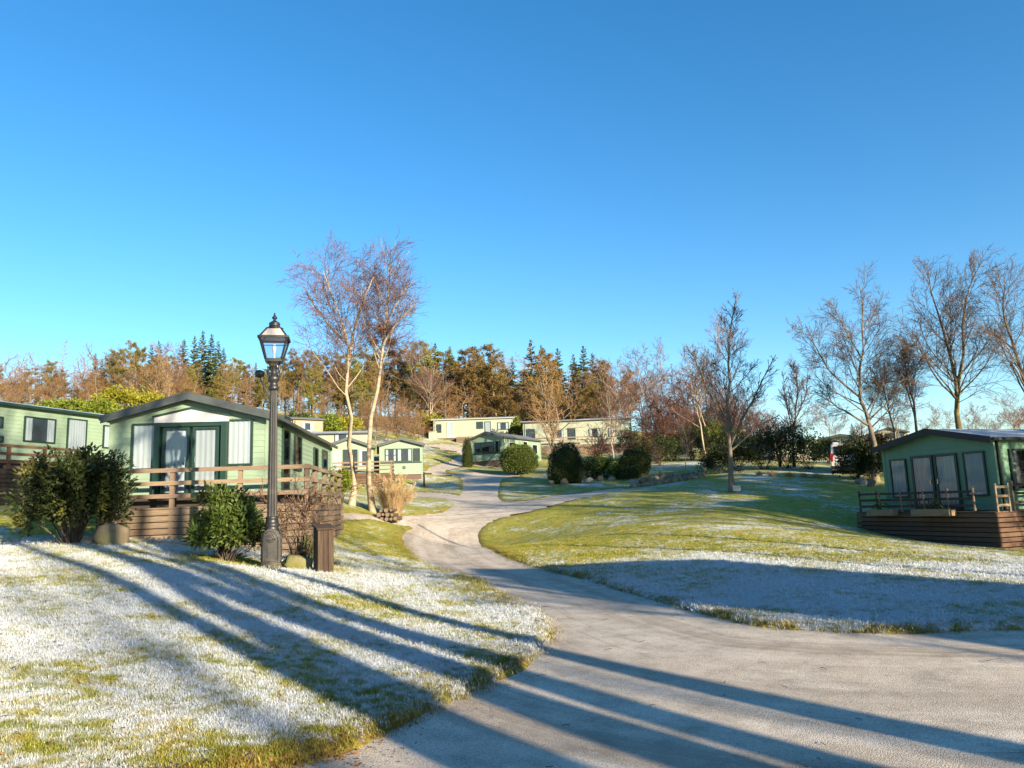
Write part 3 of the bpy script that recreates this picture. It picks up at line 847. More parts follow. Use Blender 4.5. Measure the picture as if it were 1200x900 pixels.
m = MB(); m.box(-1.5, 1.5, -0.10, -0.02, i4[3] + 0.84, i4[3] + 0.92); m.build("sill", MATS["green_trim"], c4)
m = MB(); m.lathe([(0.0, 0), (0.13, 0.0), (0.12, 0.02), (0.05, 0.025)], 14)
bd = m.build("badge", MATS["dark_fascia"], c4); bd.rotation_euler = (math.pi / 2, 0, 0); bd.location = (0.2, -0.02, i4[3] + 0.5)
c12, _ = front_caravan("long low pale caravan showing its roof behind the porch caravan", 372, 514, 535, 60.5, 3.0, 4.0, math.radians(-80), R=0.25, wall="cream_cladding",
    wins=lambda zb, hh: [dict(f="right", u=2, z=zb + 0.6, w=1.2, h=0.8, kind="half")])
c11, _ = front_caravan("tan cabin with a white door above the roof of the sage caravan", 338, 492, 508, 66.0, 2.0, 2.7, math.radians(-50), R=0.2, wall="tan_cladding", roof="roof_dark",
    wins=lambda zb, hh: [dict(u=0.35, z=zb + 0.05, w=0.8, h=0.95, frame="white_upvc", name="white_door", fw=0.05), dict(f="right", u=1.3, z=zb + 0.2, w=1.0, h=0.7, frame="white_upvc", kind="half")])

# --- caravans on the hill
e = at(508, 494.5, 87.0)
def side_caravan(label, px0, py0, py_floor, Y, L, W, rz_deg, R=0.25, **kw):
    """long side in view, near end at the left; rz -90 = square on"""
    e = at(px0, py0, Y); f = at(px0, py_floor, Y); rz = math.radians(rz_deg)
    sx = np.array([math.cos(rz), math.sin(rz)]) * W / 2
    o = e[:2] - sx
    zg = ground(e[0] + 1.0, Y - 0.5); zb = max(0.25, f[2] - zg); hh = e[2] - f[2]
    wins = kw.pop("wins", lambda zb, hh: [])(zb, hh)
    return caravan(label, (o[0], o[1], zg), rz, W, L, zb, hh, R, wins=wins, **kw), (o, zg, zb, hh, rz)
c5, i5 = side_caravan("long pale caravan with a white door highest on the hill", 508, 495.5, 517, 87.0, 9.0, 3.2, -88, wall="pale_cladding", roof="roof_sheet", fascia="pale_cladding",
    wins=lambda zb, hh: [dict(f="right", u=0.6, z=zb + 0.65, w=0.55, h=0.95, kind="dark", fw=0.06), dict(f="right", u=1.9, z=zb + 0.05, w=0.75, h=1.75, frame="white_upvc", name="white_door", fw=0.05),
                         dict(f="right", u=5.25, z=zb + 0.95, w=0.75, h=0.8, kind="dark", fw=0.06), dict(f="right", u=6.15, z=zb + 0.4, w=0.7, h=1.35, kind="grey", fw=0.06),
                         dict(f="right", u=7.9, z=zb + 0.75, w=1.3, h=0.85, kind="half", fw=0.06)])
m = MB(); m.box(1.62, 2.5, -0.5, 0.4, -0.6, i5[2] + 0.75); m.build("gas_store", MATS["pale_cladding"], c5)
deck("tan timber deck along the front of the highest pale caravan", (i5[0][0], i5[0][1], i5[1]), i5[4], 1.66, 3.0, 2.6, 7.6, i5[2] - 0.02, -0.8, faces="rf", rails="", wood="deck_wood")
c6, i6 = front_caravan("small green caravan with dark bay windows beside the round bush", 571, 513.5, 540, 68.0, 3.1, 7.0, math.radians(-30), R=0.5, roof="roof_dark",
    wins=lambda zb, hh: [dict(u=-0.98, z=zb + 0.72, w=0.62, h=0.95, kind="dark", bars=1, fw=0.05), dict(u=0.0, z=zb + 0.72, w=1.25, h=0.95, kind="dark", fw=0.05), dict(u=1.0, z=zb + 0.72, w=0.65, h=0.95, kind="half", bars=2, fw=0.05),
                         dict(f="right", u=1.6, z=zb + 0.6, w=1.1, h=1.0, kind="half", frame="white_upvc"), dict(f="right", u=4.0, z=zb + 0.1, w=0.8, h=1.7, frame="white_upvc", name="white_door"), dict(f="right", u=5.8, z=zb + 0.7, w=1.0, h=0.9, kind="half", frame="white_upvc")])
m = MB(); m.box(-1.5, 1.5, -0.09, -0.02, i6[3] + 0.6, i6[3] + 0.68); m.build("sill", MATS["green_trim"], c6)
c7, i7 = side_caravan("long pale caravan behind the clipped bushes and the bare tree", 613, 495.5, 524, 80.0, 11.2, 3.4, -93, wall="pale_cladding", roof="roof_sheet", fascia="dark_fascia",
    wins=lambda zb, hh: [dict(f="right", u=0.75, z=zb + 0.1, w=0.9, h=1.75, kind="dark", name="patio_door"), dict(f="right", u=3.7, z=zb + 0.75, w=1.1, h=0.95, frame="white_upvc", kind="half", bars=0), dict(f="right", u=5.0, z=zb + 0.55, w=0.8, h=1.25, kind="dark", fw=0.06),
                         dict(f="right", u=7.4, z=zb + 0.75, w=1.2, h=0.9, kind="half"), dict(f="right", u=9.2, z=zb + 0.75, w=0.8, h=0.9, kind="grey")])
deck("tan timber veranda below the long pale caravan", (i7[0][0], i7[0][1], i7[1]), i7[4], 1.76, 3.2, -0.4, 7.0, i7[2] - 0.05, -1.2, faces="rf", rails="r", rail_h=0.8, wood="deck_wood")
c8, _ = front_caravan("pale caravan half hidden by dark shrubs right of the young bare tree", 880, 519, 537, 60.0, 3.4, 9.0, math.radians(-42), R=0.5, wall="pale_cladding",
    wins=lambda zb, hh: [dict(u=-0.7, z=zb + 0.25, w=0.7, h=1.0, kind="half", frame="white_upvc"), dict(u=0.5, z=zb + 0.2, w=0.8, h=1.05, kind="grey")])
c9, _ = front_caravan("pale green caravan with a dark window above the parked white van", 985, 514, 533, 66.0, 3.3, 9.0, math.radians(-25), R=0.3, wall="pale_cladding", roof="roof_sheet",
    wins=lambda zb, hh: [dict(u=-0.75, z=zb + 0.5, w=1.2, h=0.8, kind="dark", frame="white_upvc"), dict(u=0.75, z=zb + 0.5, w=0.9, h=0.8, kind="half", frame="white_upvc"), dict(f="right", u=2.0, z=zb + 0.6, w=1.2, h=0.8, kind="half")])
c10, i10 = front_caravan("cream caravan with three gable windows far up behind the right caravan", 1042, 509, 518, 86.0, 3.7, 9.0, math.radians(-14), R=0.55, wall="cream_cladding", roof="roof_dark",
    wins=lambda zb, hh: [dict(u=-1.15, z=zb + 0.2, w=0.7, h=0.6, kind="curtain", fw=0.05), dict(u=0.0, z=zb + 0.2, w=0.8, h=0.6, kind="half", fw=0.05), dict(u=1.15, z=zb + 0.2, w=0.7, h=0.6, kind="curtain", fw=0.05)])

# --- the green caravan on its raised deck at the right, wall colour darkened for shade
WR = 4.0; aR = math.radians(-68)
nc = at(1163, 517, 23.0)
ax, ay = np.array([math.cos(aR), math.sin(aR)]), np.array([-math.sin(aR), math.cos(aR)])
oR = nc[:2] - ax * (WR / 2 + 0.1) + ay * 0.1
zR = ground(oR[0] - 0.8, oR[1] - 0.5)
fR = at(1163, 598, 23.0)[2] - zR
cR = caravan("green caravan with blue curtained doors on a tall slatted deck", (oR[0], oR[1], zR), aR, WR, 11.0, fR, nc[2] - (zR + fR) + 0.08, 0.42, fascia="black_rubber", wall="shaded_sage_cladding",
    wins=[dict(u=-1.42, z=fR + 0.42, w=0.66, h=1.3), dict(u=1.38, z=fR + 0.42, w=0.72, h=1.35),
          dict(u=-0.48, z=fR + 0.03, w=0.82, h=1.74, name="french_door", fw=0.075, handle=1), dict(u=0.40, z=fR + 0.03, w=0.82, h=1.74, name="french_door", fw=0.075, handle=-1),
          dict(f="right", u=1.0, z=fR + 0.55, w=0.75, h=1.25, kind="grey"), dict(f="right", u=2.6, z=fR + 0.75, w=0.8, h=0.3, kind="dark", name="name_plate"), dict(f="right", u=4.2, z=fR + 0.6, w=1.4, h=1.1, kind="half")], skirt="dark_wood", deep_skirt=1.2)
dR = deck("tall dark slatted deck under the green caravan on the right lawn", (oR[0], oR[1], zR), aR, -WR / 2 - 0.5, WR / 2 + 0.5, -0.95, -0.03, fR - 0.02, -0.5, faces="frl", rails="", wood="mid_wood", inner="black_rubber", board=0.11, gap=0.03)
dS = deck("slatted side deck along the sunlit wall of the right caravan", (oR[0], oR[1], zR), aR, WR / 2 + 0.05, WR / 2 + 0.42, 0.0, 9.0, fR - 0.03, -0.6, faces="r", rails="", wood="mid_wood", inner="black_rubber", board=0.11, gap=0.03)
# ornate railing: dark rails on pale turned posts
def railing(root, pts, zt, h, n_mid=2, mat_r="dark_wood", mat_p="rail_wood", step=0.8):
    for a, b in zip(pts[:-1], pts[1:]):
        a, b = np.array(a), np.array(b); L_ = np.linalg.norm(b - a); n = max(1, round(L_ / step))
        for i in range(n + 1):
            q = a + (b - a) * i / n
            m = MB(); m.lathe([(0.04, -0.02), (0.04, 0.1), (0.025, 0.14), (0.035, h * .5), (0.025, h - .1), (0.04, h - .06), (0.04, h + .02), (0.05, h + .03), (0.02, h + .09)], 8)
            o = m.build("post", MATS[mat_p], root); o.location = (q[0], q[1], zt)
        for k in range(n_mid + 1):
            zz = zt + h * (1 - k / (n_mid + 1)) - 0.03
            m = MB(); m.bar((a[0], a[1], zz), (b[0], b[1], zz), 0.035, 0.07); m.build("rail", MATS[mat_r], root)
railing(dR, [(-WR / 2 - 0.42, -0.1), (-WR / 2 - 0.42, -0.87), (WR / 2 - 0.15, -0.87)], fR - 0.02, 0.62)
railing(dS, [(WR / 2 + 0.36, 0.1), (WR / 2 + 0.36, 8.8)], fR - 0.02, 0.78, step=1.6)
# ornamental iron panel between the posts
m = MB()
for k in range(7):
    c0 = -0.45 + k * 0.17
    a = np.linspace(0, 2 * math.pi, 13)
    m.tube([(c0 + 0.07 * math.cos(t), -0.87, fR + 0.27 + 0.07 * math.sin(t)) for t in a], [0.012] * 13, 5)
    m.bar((c0 + 0.085, -0.87, fR), (c0 + 0.085, -0.87, fR + 0.56), 0.016)
m.build("iron_scroll_panel", MATS["black_iron"], dR)
# pale trellis gate on the sunlit return
gt = empty("trellis_gate", (oR[0], oR[1], zR), aR, "pale ladder-like wooden trellis at the corner of the tall deck", "trellis")
gx = WR / 2 + 0.52
for yy in (-0.86, -0.34):
    m = MB(); m.box(gx, gx + 0.05, yy - 0.03, yy + 0.03, fR - 0.03, fR + 0.78); m.build("stile", MATS["rail_wood"], gt)
for k in range(3):
    m = MB(); m.box(gx + 0.004, gx + 0.046, -0.83, -0.37, fR + 0.12 + k * 0.26, fR + 0.19 + k * 0.26); m.build("rung", MATS["rail_wood"], gt)
# sunlit pale slats of the return
rt = MB()
# planters hung on the deck edge
mat("planter_wood", (0.26, 0.19, 0.11), (0.18, 0.13, 0.075), scale=7, stretch=(0.6, 6, 6), rough=0.85, bmp=0.3)
mat("compost", (0.03, 0.022, 0.015), (0.05, 0.035, 0.02), scale=30, rough=1)
for (a, b, lab) in ((-1.75, -0.75, "shorter wooden planter box on the edge of the tall deck"), (0.0, 1.35, "longer wooden planter box on the edge of the tall deck")):
    pr = empty("planter_box", (oR[0], oR[1], zR), aR, lab, "planter", "planters on the tall deck")
    z0 = fR - 0.13
    for (y0, y1) in ((-1.32, -1.29), (-1.04, -1.01)):
        m = MB(); m.box(a, b, y0, y1, z0, z0 + 0.2); m.build("board", MATS["planter_wood"], pr)
    for (x0, x1) in ((a + 0.002, a + 0.03), (b - 0.03, b - 0.002)):
        m = MB(); m.box(x0, x1, -1.288, -1.042, z0 + 0.002, z0 + 0.196); m.build("end_board", MATS["planter_wood"], pr)
    m = MB(); m.box(a + 0.032, b - 0.032, -1.286, -1.044, z0 + 0.004, z0 + 0.17); m.build("soil", MATS["compost"], pr)
    m = MB(); m.box(a + 0.1, a + 0.16, -1.01, -0.94, z0 - 0.0, z0 + 0.06); m.box(b - 0.16, b - 0.1, -1.01, -0.94, z0, z0 + 0.06); m.build("bracket", MATS["black_iron"], pr)

# --- tall lodge added outside the frame, sized to shadow the right lawn
lp = np.array([20.5, -6.0])
caravan("unseen tall lodge added to shade the right lawn", (lp[0], lp[1], ground(*lp)), math.radians(40), 4.6, 9.0, 0.3, 5.4, 1.2, wall="pale_cladding", roof="roof_dark",
        wins=[dict(u=-1.2, z=0.6, w=1.0, h=2.0, name="door"), dict(u=1.0, z=1.2, w=1.3, h=1.1), dict(u=0.0, z=3.8, w=1.4, h=1.2), dict(f="left", u=3, z=1.2, w=1.4, h=1.1), dict(f="left", u=6, z=1.2, w=1.4, h=1.1), dict(f="back", u=0, z=3.6, w=1.4, h=1.2)],
        name="unseen_lodge", cat="lodge", group=None)
# ---------------------------------------------------------------- lamp post
lampP = at(318, 668, 15.0); zl = ground(lampP[0], 15.0)
mat("shaft_iron", (0.02, 0.02, 0.021), (0.034, 0.033, 0.031), scale=9, rough=0.45, bmp=0.12, bscale=60, c3=(0.05, 0.048, 0.042))
lamp = empty("lamp_post", (lampP[0], 15.0, zl - 0.02), math.radians(12), "black cast iron Victorian lamp post with glass lantern on the frosty lawn", "lamp post")
S = 4.93
# pedestal: four-sided, arched panels with a roundel
m = MB()
m.box(-0.20, 0.20, -0.20, 0.20, 0, 0.06)
m.box(-0.185, 0.185, -0.185, 0.185, 0.06, 0.10)
ped = m.build("plinth", MATS["worn_iron"], lamp, bevel=0.01)
m = MB()
prof = [(-0.165, 0.10), (0.165, 0.10), (0.165, 0.58)]
prof += [(0.165 * math.cos(a), 0.58 + 0.165 * math.sin(a)) for a in np.linspace(0.15, math.pi - 0.15, 9)] + [(-0.165, 0.58)]
m.prism(prof, -0.165, 0.165)
pb = m.build("pedestal", MATS["worn_iron"], lamp, bevel=0.008)
for k in range(4):
    m = MB()
    fr = [(-0.13, 0.13), (0.13, 0.13), (0.13, 0.56)] + [(0.13 * math.cos(a), 0.57 + 0.13 * math.sin(a)) for a in np.linspace(0.1, math.pi - 0.1, 9)] + [(-0.13, 0.56)]
    pts = [(x, -0.17, z) for x, z in fr] + [(fr[0][0], -0.17, fr[0][1])]
    m.tube(pts, [0.013] * len(pts), 5)
    for rr_ in (0.075, 0.04):
        a = np.linspace(0, 2 * math.pi, 17)
        m.tube([(rr_ * math.cos(t), -0.172, 0.56 + rr_ * math.sin(t)) for t in a], [0.012] * 17, 5)
    m.box(-0.06, 0.06, -0.182, -0.166, 0.2, 0.4)
    for q in (0.24, 0.30, 0.36): m.bar((-0.05, -0.185, q), (0.05, -0.185, q + 0.02), 0.012)
    o = m.build("panel_moulding", MATS["worn_iron"], pb); o.rotation_euler = (0, 0, k * math.pi / 2)
m = MB(); m.lathe([(0.13, 0.70), (0.135, 0.745), (0.12, 0.76), (0.15, 0.79), (0.15, 0.82), (0.115, 0.85), (0.112, 0.92), (0.125, 0.94), (0.11, 0.97)], 20)
m.build("collar", MATS["black_iron"], lamp, smooth=True)
m = MB(); m.lathe([(0.096, 0.96), (0.092, 1.3), (0.081, 2.4), (0.070, 3.3), (0.068, 3.42)], 24, flute=0.12)
m.build("fluted_shaft", MATS["shaft_iron"], lamp)
m = MB(); m.lathe([(0.078, 3.42), (0.10, 3.45), (0.10, 3.49), (0.075, 3.52), (0.07, 3.58), (0.11, 3.62), (0.115, 3.68), (0.075, 3.72), (0.055, 3.78), (0.05, 3.92)], 18)
m.build("collar", MATS["black_iron"], lamp, smooth=True)
m = MB()
for k in range(4):
    a = k * math.pi / 2 + math.pi / 4
    pts = [(math.cos(a) * r, math.sin(a) * r, z) for r, z in ((0.05, 3.66), (0.13, 3.72), (0.17, 3.80), (0.15, 3.88), (0.11, 3.86), (0.10, 3.92), (0.14, 3.97), (0.155, 4.0))]
    m.tube(pts, [0.016] * 8, 6)
m.box(-0.16, 0.16, -0.16, 0.16, 3.985, 4.02)
m.build("cradle", MATS["black_iron"], lamp)
# small floodlight on its arm
m = MB(); m.tube([(-0.07, 0, 3.30), (-0.16, 0, 3.45), (-0.24, 0.0, 3.62), (-0.26, 0, 3.70)], [0.022, 0.02, 0.018, 0.016], 8)
ba = m.build("bracket_arm", MATS["worn_iron"], lamp)
m = MB(); m.lathe([(0.03, 3.68), (0.085, 3.70), (0.095, 3.76), (0.09, 3.80), (0.03, 3.83)], 14, c=(-0.27, 0))
m.build("floodlight", MATS["black_iron"], ba, smooth=True)
# lantern: tapered four-sided glass body, sloped white top, vented cap, finial
zb_, zt_, r0, r1 = 4.02, 4.46, 0.15, 0.262
m = MB()
cs = [(1, 1), (-1, 1), (-1, -1), (1, -1)]
for sx, sy in cs: m.bar((sx * r0, sy * r0, zb_), (sx * r1, sy * r1, zt_), 0.028)
for i in range(4):
    (a, b), (c, d) = cs[i], cs[(i + 1) % 4]
    m.bar((a * r0, b * r0, zb_ + .012), (c * r0, d * r0, zb_ + .012), 0.026)
    m.bar((a * (r1 + .012), b * (r1 + .012), zt_), (c * (r1 + .012), d * (r1 + .012), zt_), 0.045, 0.04)
    m.bar((a * (r1 * .93), b * (r1 * .93), zt_ - .075), (c * r1 * .93, d * r1 * .93, zt_ - .075), 0.014)
    m.bar((a * r1, b * r1, zt_), (a * 0.13, b * 0.13, zt_ + 0.20), 0.026)
    m.bar((a * 0.13, b * 0.13, zt_ + .20), (c * 0.13, d * 0.13, zt_ + .20), 0.026)
lf = m.build("lantern_frame", MATS["black_iron"], lamp)
mat("opal_panel", (0.72, 0.66, 0.60), (0.66, 0.60, 0.55), rough=0.4, trans=0.35)
for i in range(4):
    (a, b), (c, d) = cs[i], cs[(i + 1) % 4]
    m = MB(); k = 0.985
    m.add([(a * r0 * k, b * r0 * k, zb_), (c * r0 * k, d * r0 * k, zb_), (c * r1 * k, d * r1 * k, zt_), (a * r1 * k, b * r1 * k, zt_)], [(0, 1, 2, 3)])
    m.build("pane", MATS["lantern_glass"], lf)
    m = MB(); m.add([(a * r1 * k, b * r1 * k, zt_), (c * r1 * k, d * r1 * k, zt_), (c * 0.128, d * 0.128, zt_ + .2), (a * 0.128, b * 0.128, zt_ + .2)], [(0, 1, 2, 3)])
    m.build("roof_panel", MATS["opal_panel"], lf)
m = MB(); m.lathe([(0.02, 4.02), (0.03, 4.04), (0.02, 4.16), (0.035, 4.2), (0.045, 4.28), (0.03, 4.34), (0.01, 4.36)], 12); m.build("lamp_holder", MATS["white_upvc"], lf, smooth=True)
m = MB(); m.lathe([(0.17, 4.655), (0.175, 4.675), (0.12, 4.70), (0.10, 4.74), (0.115, 4.755), (0.10, 4.79), (0.05, 4.82), (0.028, 4.84), (0.028, 4.86), (0.052, 4.88), (0.05, 4.91), (0.02, 4.93), (0.024, 4.95), (0.006, 5.0)], 18)
m.build("finial", MATS["black_iron"], lamp, smooth=True)

# ---------------------------------------------------------------- wooden bin box
mat("box_wood", (0.075, 0.047, 0.028), (0.032, 0.021, 0.013), scale=6, stretch=(6, 6, 0.5), rough=0.85, bmp=0.4, bscale=30, rnd=0.2)
bp = at(379, 672, 14.7); zb0 = ground(bp[0], 14.7)
bx = empty("wooden_box", (bp[0], 14.7, zb0 - 0.02), math.radians(30), "tall dark wooden post box with sloping lid beside the mossy rock", "box")
w, dpt, hh = 0.30, 0.30, 0.84
n = 3
for i in range(n):
    x0 = -w / 2 + i * w / n
    for (lab, f) in (("front", 0), ("back", 1)):
        m = MB(); yy = -dpt / 2 if f == 0 else dpt / 2 - 0.02
        m.box(x0 + 0.003, x0 + w / n - 0.003, yy, yy + 0.02, 0, hh - 0.03 + (0.05 if f else 0)); m.build("plank", MATS["box_wood"], bx)
    for sx in (-1, 1):
        y0 = -dpt / 2 + 0.024 + i * (dpt - 0.048) / n
        m = MB(); xx = w / 2 - 0.02 if sx > 0 else -w / 2
        m.box(xx, xx + 0.02, y0 + 0.003, y0 + (dpt - 0.048) / n - 0.003, 0, hh - 0.02 + i * 0.015); m.build("plank", MATS["box_wood"], bx)
m = MB(); m.add([(-w / 2 - .03, -dpt / 2 - .04, hh - .03), (w / 2 + .03, -dpt / 2 - .04, hh - .03), (w / 2 + .03, dpt / 2 + .03, hh + .045), (-w / 2 - .03, dpt / 2 + .03, hh + .045),
                 (-w / 2 - .03, -dpt / 2 - .04, hh), (w / 2 + .03, -dpt / 2 - .04, hh), (w / 2 + .03, dpt / 2 + .03, hh + .075), (-w / 2 - .03, dpt / 2 + .03, hh + .075)],
                [(0, 3, 2, 1), (4, 5, 6, 7), (0, 1, 5, 4), (1, 2, 6, 5), (2, 3, 7, 6), (3, 0, 4, 7)])
m.build("lid", MATS["box_wood"], bx)
m = MB(); m.box(-w / 2 + .024, w / 2 - .024, -dpt / 2 + .024, dpt / 2 - .024, 0, hh - .06); m.build("inner_lining", MATS["dark_wood"], bx)

# ---------------------------------------------------------------- rocks
mat("grey_stone", (0.24, 0.21, 0.16), (0.13, 0.115, 0.09), scale=5, rough=0.95, bmp=0.5, bscale=18, coord='Object', c3=(0.30, 0.27, 0.20))
mat("mossy_stone", (0.10, 0.115, 0.02), (0.20, 0.175, 0.10), scale=4, rough=0.95, bmp=0.5, bscale=18, c3=(0.14, 0.13, 0.03))
mat("sand_stone", (0.19, 0.155, 0.10), (0.11, 0.09, 0.06), scale=4, rough=0.95, bmp=0.5, bscale=18, c3=(0.18, 0.17, 0.08))
def rock_mesh(seed, sx, sy, sz, n=3, rough=0.22):
    import bmesh
    bm = bmesh.new(); bmesh.ops.create_icosphere(bm, subdivisions=n, radius=1)
    g = np.random.default_rng(seed)
    D = g.normal(size=(9, 3)); D /= np.linalg.norm(D, axis=1)[:, None]; off = g.uniform(0.55, 0.95, 9)
    for v in bm.verts:
        p = np.array(v.co)
        s = min([1.0] + [o / max(1e-3, float(p @ d)) if p @ d > o else 1.0 for d, o in zip(D, off)])
        w_ = 1 + rough * 0.35 * (math.sin(p[0] * 4 + seed) * math.sin(p[1] * 5 + 1.3 * seed) + 0.6 * math.sin(p[2] * 7 + p[0] * 6))
        p = p * s * w_
        v.co = (p[0] * sx, p[1] * sy, max(p[2], -0.6) * sz)
    me = bpy.data.meshes.new("rock"); bm.to_mesh(me); bm.free()
    return me
def rock(name, label, px, py, Y, sx, sy, sz, m, seed, parent=None, group=None, cat="rock", rz=0.0):
    p = at(px, py, Y); z = ground(p[0], Y)
    o = link(name, rock_mesh(seed, sx, sy, sz), MATS[m], parent, smooth=True)
    o.location = (p[0], Y, z + 0.42 * sz); o.rotation_euler = (0, 0, rz)
    if parent is None: tag(o, label, cat, group)
    return o
rock("boulder", "squared pale boulder under the dark bush by the deck", 131, 622, 17.2, 0.36, 0.3, 0.36, "sand_stone", 4)
rock("mossy_rock", "mossy green rock at the foot of the lamp post", 347, 670, 15.0, 0.34, 0.26, 0.24, "mossy_stone", 8)
rock("small_stone", "small grey stone beside the squared boulder", 104, 622, 17.2, 0.15, 0.13, 0.14, "grey_stone", 9)
# rough stone edging of the shrub bed
p0 = at(790, 556, 45.5)
sw = empty("stone_wall", (p0[0], 45.5, ground(p0[0], 45.5)), 0, "low rough wall of tan boulders below the shrubs", "stone wall")
g = random.Random(3)
for i, px in enumerate(list(range(742, 832, 6)) + list(range(745, 828, 8))):
    row = 1 if i >= 15 else 0
    p = at(px + g.uniform(-2, 2), 556, 45.0 + row * 0.45)
    o = link("stone", rock_mesh(20 + i % 9, g.uniform(0.2, 0.42), g.uniform(0.25, 0.35), g.uniform(0.16, 0.36), n=2, rough=.5), MATS["sand_stone" if i % 3 else "grey_stone"], sw, smooth=True)
    o.location = (p[0] - p0[0], p[1] - 45.5, ground(p[0], p[1]) - sw.location.z + 0.06 + row * g.uniform(.1, .3))
    o.rotation_euler = (0, 0, g.uniform(0, 6))
for i, (px, py, Y) in enumerate([(646, 565, 50), (662, 566, 49.5), (690, 563, 50), (703, 561, 50.5), (717, 561, 50.5), (728, 557, 51), (738, 558, 50.5), (700, 556, 52), (1010, 562, 39), (1021, 566, 38)]):
    rock("garden_stone", "pale stone edging the bed of clipped bushes" if i < 8 else "round stone in the shade left of the tall deck", px, py, Y, 0.28 + 0.05 * (i % 3), 0.22, 0.22 + 0.04 * (i % 2), "sand_stone" if i % 2 else "grey_stone", 40 + i,
         group="stones edging the shrub bed" if i < 8 else "stones in the shade by the tall deck")

# ---------------------------------------------------------------- log stack by the pampas grass
mat("bark", (0.10, 0.07, 0.045), (0.05, 0.035, 0.025), scale=10, rough=0.95, bmp=0.4)
mat("cut_wood", (0.20, 0.15, 0.09), (0.13, 0.10, 0.06), scale=12, rough=0.85)
lp = at(455, 601, 31.0); ls = empty("log_stack", (lp[0], 31.0, ground(lp[0], 31.0)), math.radians(-8), "small heap of cut logs under the pampas grass", "log stack")
for r in range(3):
    for i in range(5 - r):
        x = (i - (4 - r) / 2) * 0.19 + 0.03 * math.sin(i * 7 + r * 3); z = 0.08 + r * 0.16 + 0.015 * math.cos(i * 5 + r)
        rr_ = 0.08 + 0.02 * math.sin(i * 3.3 + r * 2)
        m = MB(); m.lathe([(rr_ * .97, -0.35), (rr_, -0.3), (rr_, 0.3), (rr_ * .97, 0.35)], 10)
        o = m.build("log", MATS["bark"], ls, smooth=False); o.rotation_euler = (math.pi / 2, 0, 0); o.location = (x, 0, z)
        m = MB(); m.lathe([(rr_ * .86, 0.349), (rr_ * .86, 0.356)], 10)
        m.build("cut_face", MATS["cut_wood"], o)

# ---------------------------------------------------------------- white sign by the young tree, post by the drive
sp = at(864, 580, 34.3); zs = ground(sp[0], 34.3)
sg = empty("small_sign", (sp[0], 34.3, zs), math.radians(-6), "small white notice board at the foot of the young bare tree", "sign")
m = MB(); m.box(-0.17, 0.17, -0.02, 0.0, 0.14, 0.38); m.build("board", MATS["white_upvc"], sg, bevel=0.006)
m = MB(); m.box(-0.03, 0.03, 0.002, 0.05, -0.1, 0.42); m.build("stake", MATS["rail_wood"], sg)
for (px, py, Y, lab) in ((497, 566, 54.5, "dark wooden post at the corner of the bay window caravan"),):
    q = at(px, py, Y); m = MB(); m.box(-0.06, 0.06, -0.06, 0.06, -0.1, 1.0); m.box(-0.075, 0.075, -0.075, 0.075, 1.0, 1.04)
    o = m.build("gate_post", MATS["dark_wood"]); o.location = (q[0], Y, ground(q[0], Y)); tag(o, lab, "post")

# ---------------------------------------------------------------- parked white van half behind the shrubs
mat("van_paint", (0.62, 0.62, 0.62), (0.58, 0.58, 0.58), rough=0.3, spec=0.6)
mat("red_lens", (0.45, 0.01, 0.01), (0.35, 0.008, 0.008), rough=0.25)
vp = at(988, 561, 43.5); zv = ground(vp[0], 43.5)
vn = empty("parked_van", (vp[0] + 0.3, 43.5, zv), math.radians(-28), "small white van with a red tail light parked behind the dark shrubs", "van")
def van_section(y, wd, zlo, zhi, sh):
    return [(-wd, y, zlo), (-wd - 0.02, y, zlo + 0.5), (-wd + sh * 0.4, y, zhi - 0.15), (-wd + sh, y, zhi), (wd - sh, y, zhi), (wd - sh * 0.4, y, zhi - 0.15), (wd + 0.02, y, zlo + 0.5), (wd, y, zlo)]
secs = [(0.0, .80, .35, 1.78, .2), (0.06, .84, .28, 1.84, .18), (1.6, .86, .26, 1.88, .18), (2.5, .86, .26, 1.86, .2), (3.05, .85, .26, 1.25, .12), (3.9, .80, .28, 1.0, .12), (4.1, .72, .34, .86, .12)]
V, Fq = [], []
for s_ in secs: V += van_section(*s_)
for i in range(len(secs) - 1):
    for k in range(8): Fq.append((i * 8 + k, i * 8 + (k + 1) % 8, (i + 1) * 8 + (k + 1) % 8, (i + 1) * 8 + k))
Fq += [tuple(range(8)), tuple(reversed(range(48, 56)))]
m = MB(); m.add(V, Fq); m.build("body", MATS["van_paint"], vn, bevel=0.03)
m = MB(); m.box(-0.62, 0.62, -0.03, 0.02, 1.1, 1.6); m.build("rear_window", MATS["interior_dark"], vn)
m = MB(); m.box(-0.86, 0.86, -0.09, 0.06, 0.3, 0.5); m.build("bumper", MATS["black_rubber"], vn, bevel=0.02)
for sx in (-1, 1):
    m = MB(); m.box(sx * .76 - .07, sx * .76 + .07, -0.035, 0.05, 0.75, 1.2); m.build("tail_light", MATS["red_lens"], vn, bevel=0.01)
    for yy in (0.75, 3.3):
        m = MB(); m.lathe([(0.16, -0.1), (0.31, -0.09), (0.32, 0), (0.31, 0.09), (0.16, 0.1)], 20)
        o = m.build("wheel", MATS["black_rubber"], vn); o.rotation_euler = (0, math.pi / 2, 0); o.location = (sx * 0.80, yy, 0.31)
        m = MB(); m.lathe([(0.19, -0.115), (0.2, 0), (0.19, 0.115)], 14); m.build("rim", MATS["chrome"], o)
m = MB(); m.box(-0.26, 0.26, -0.045, -0.02, 0.62, 0.74); m.build("number_plate", MATS["cut_wood"], vn)
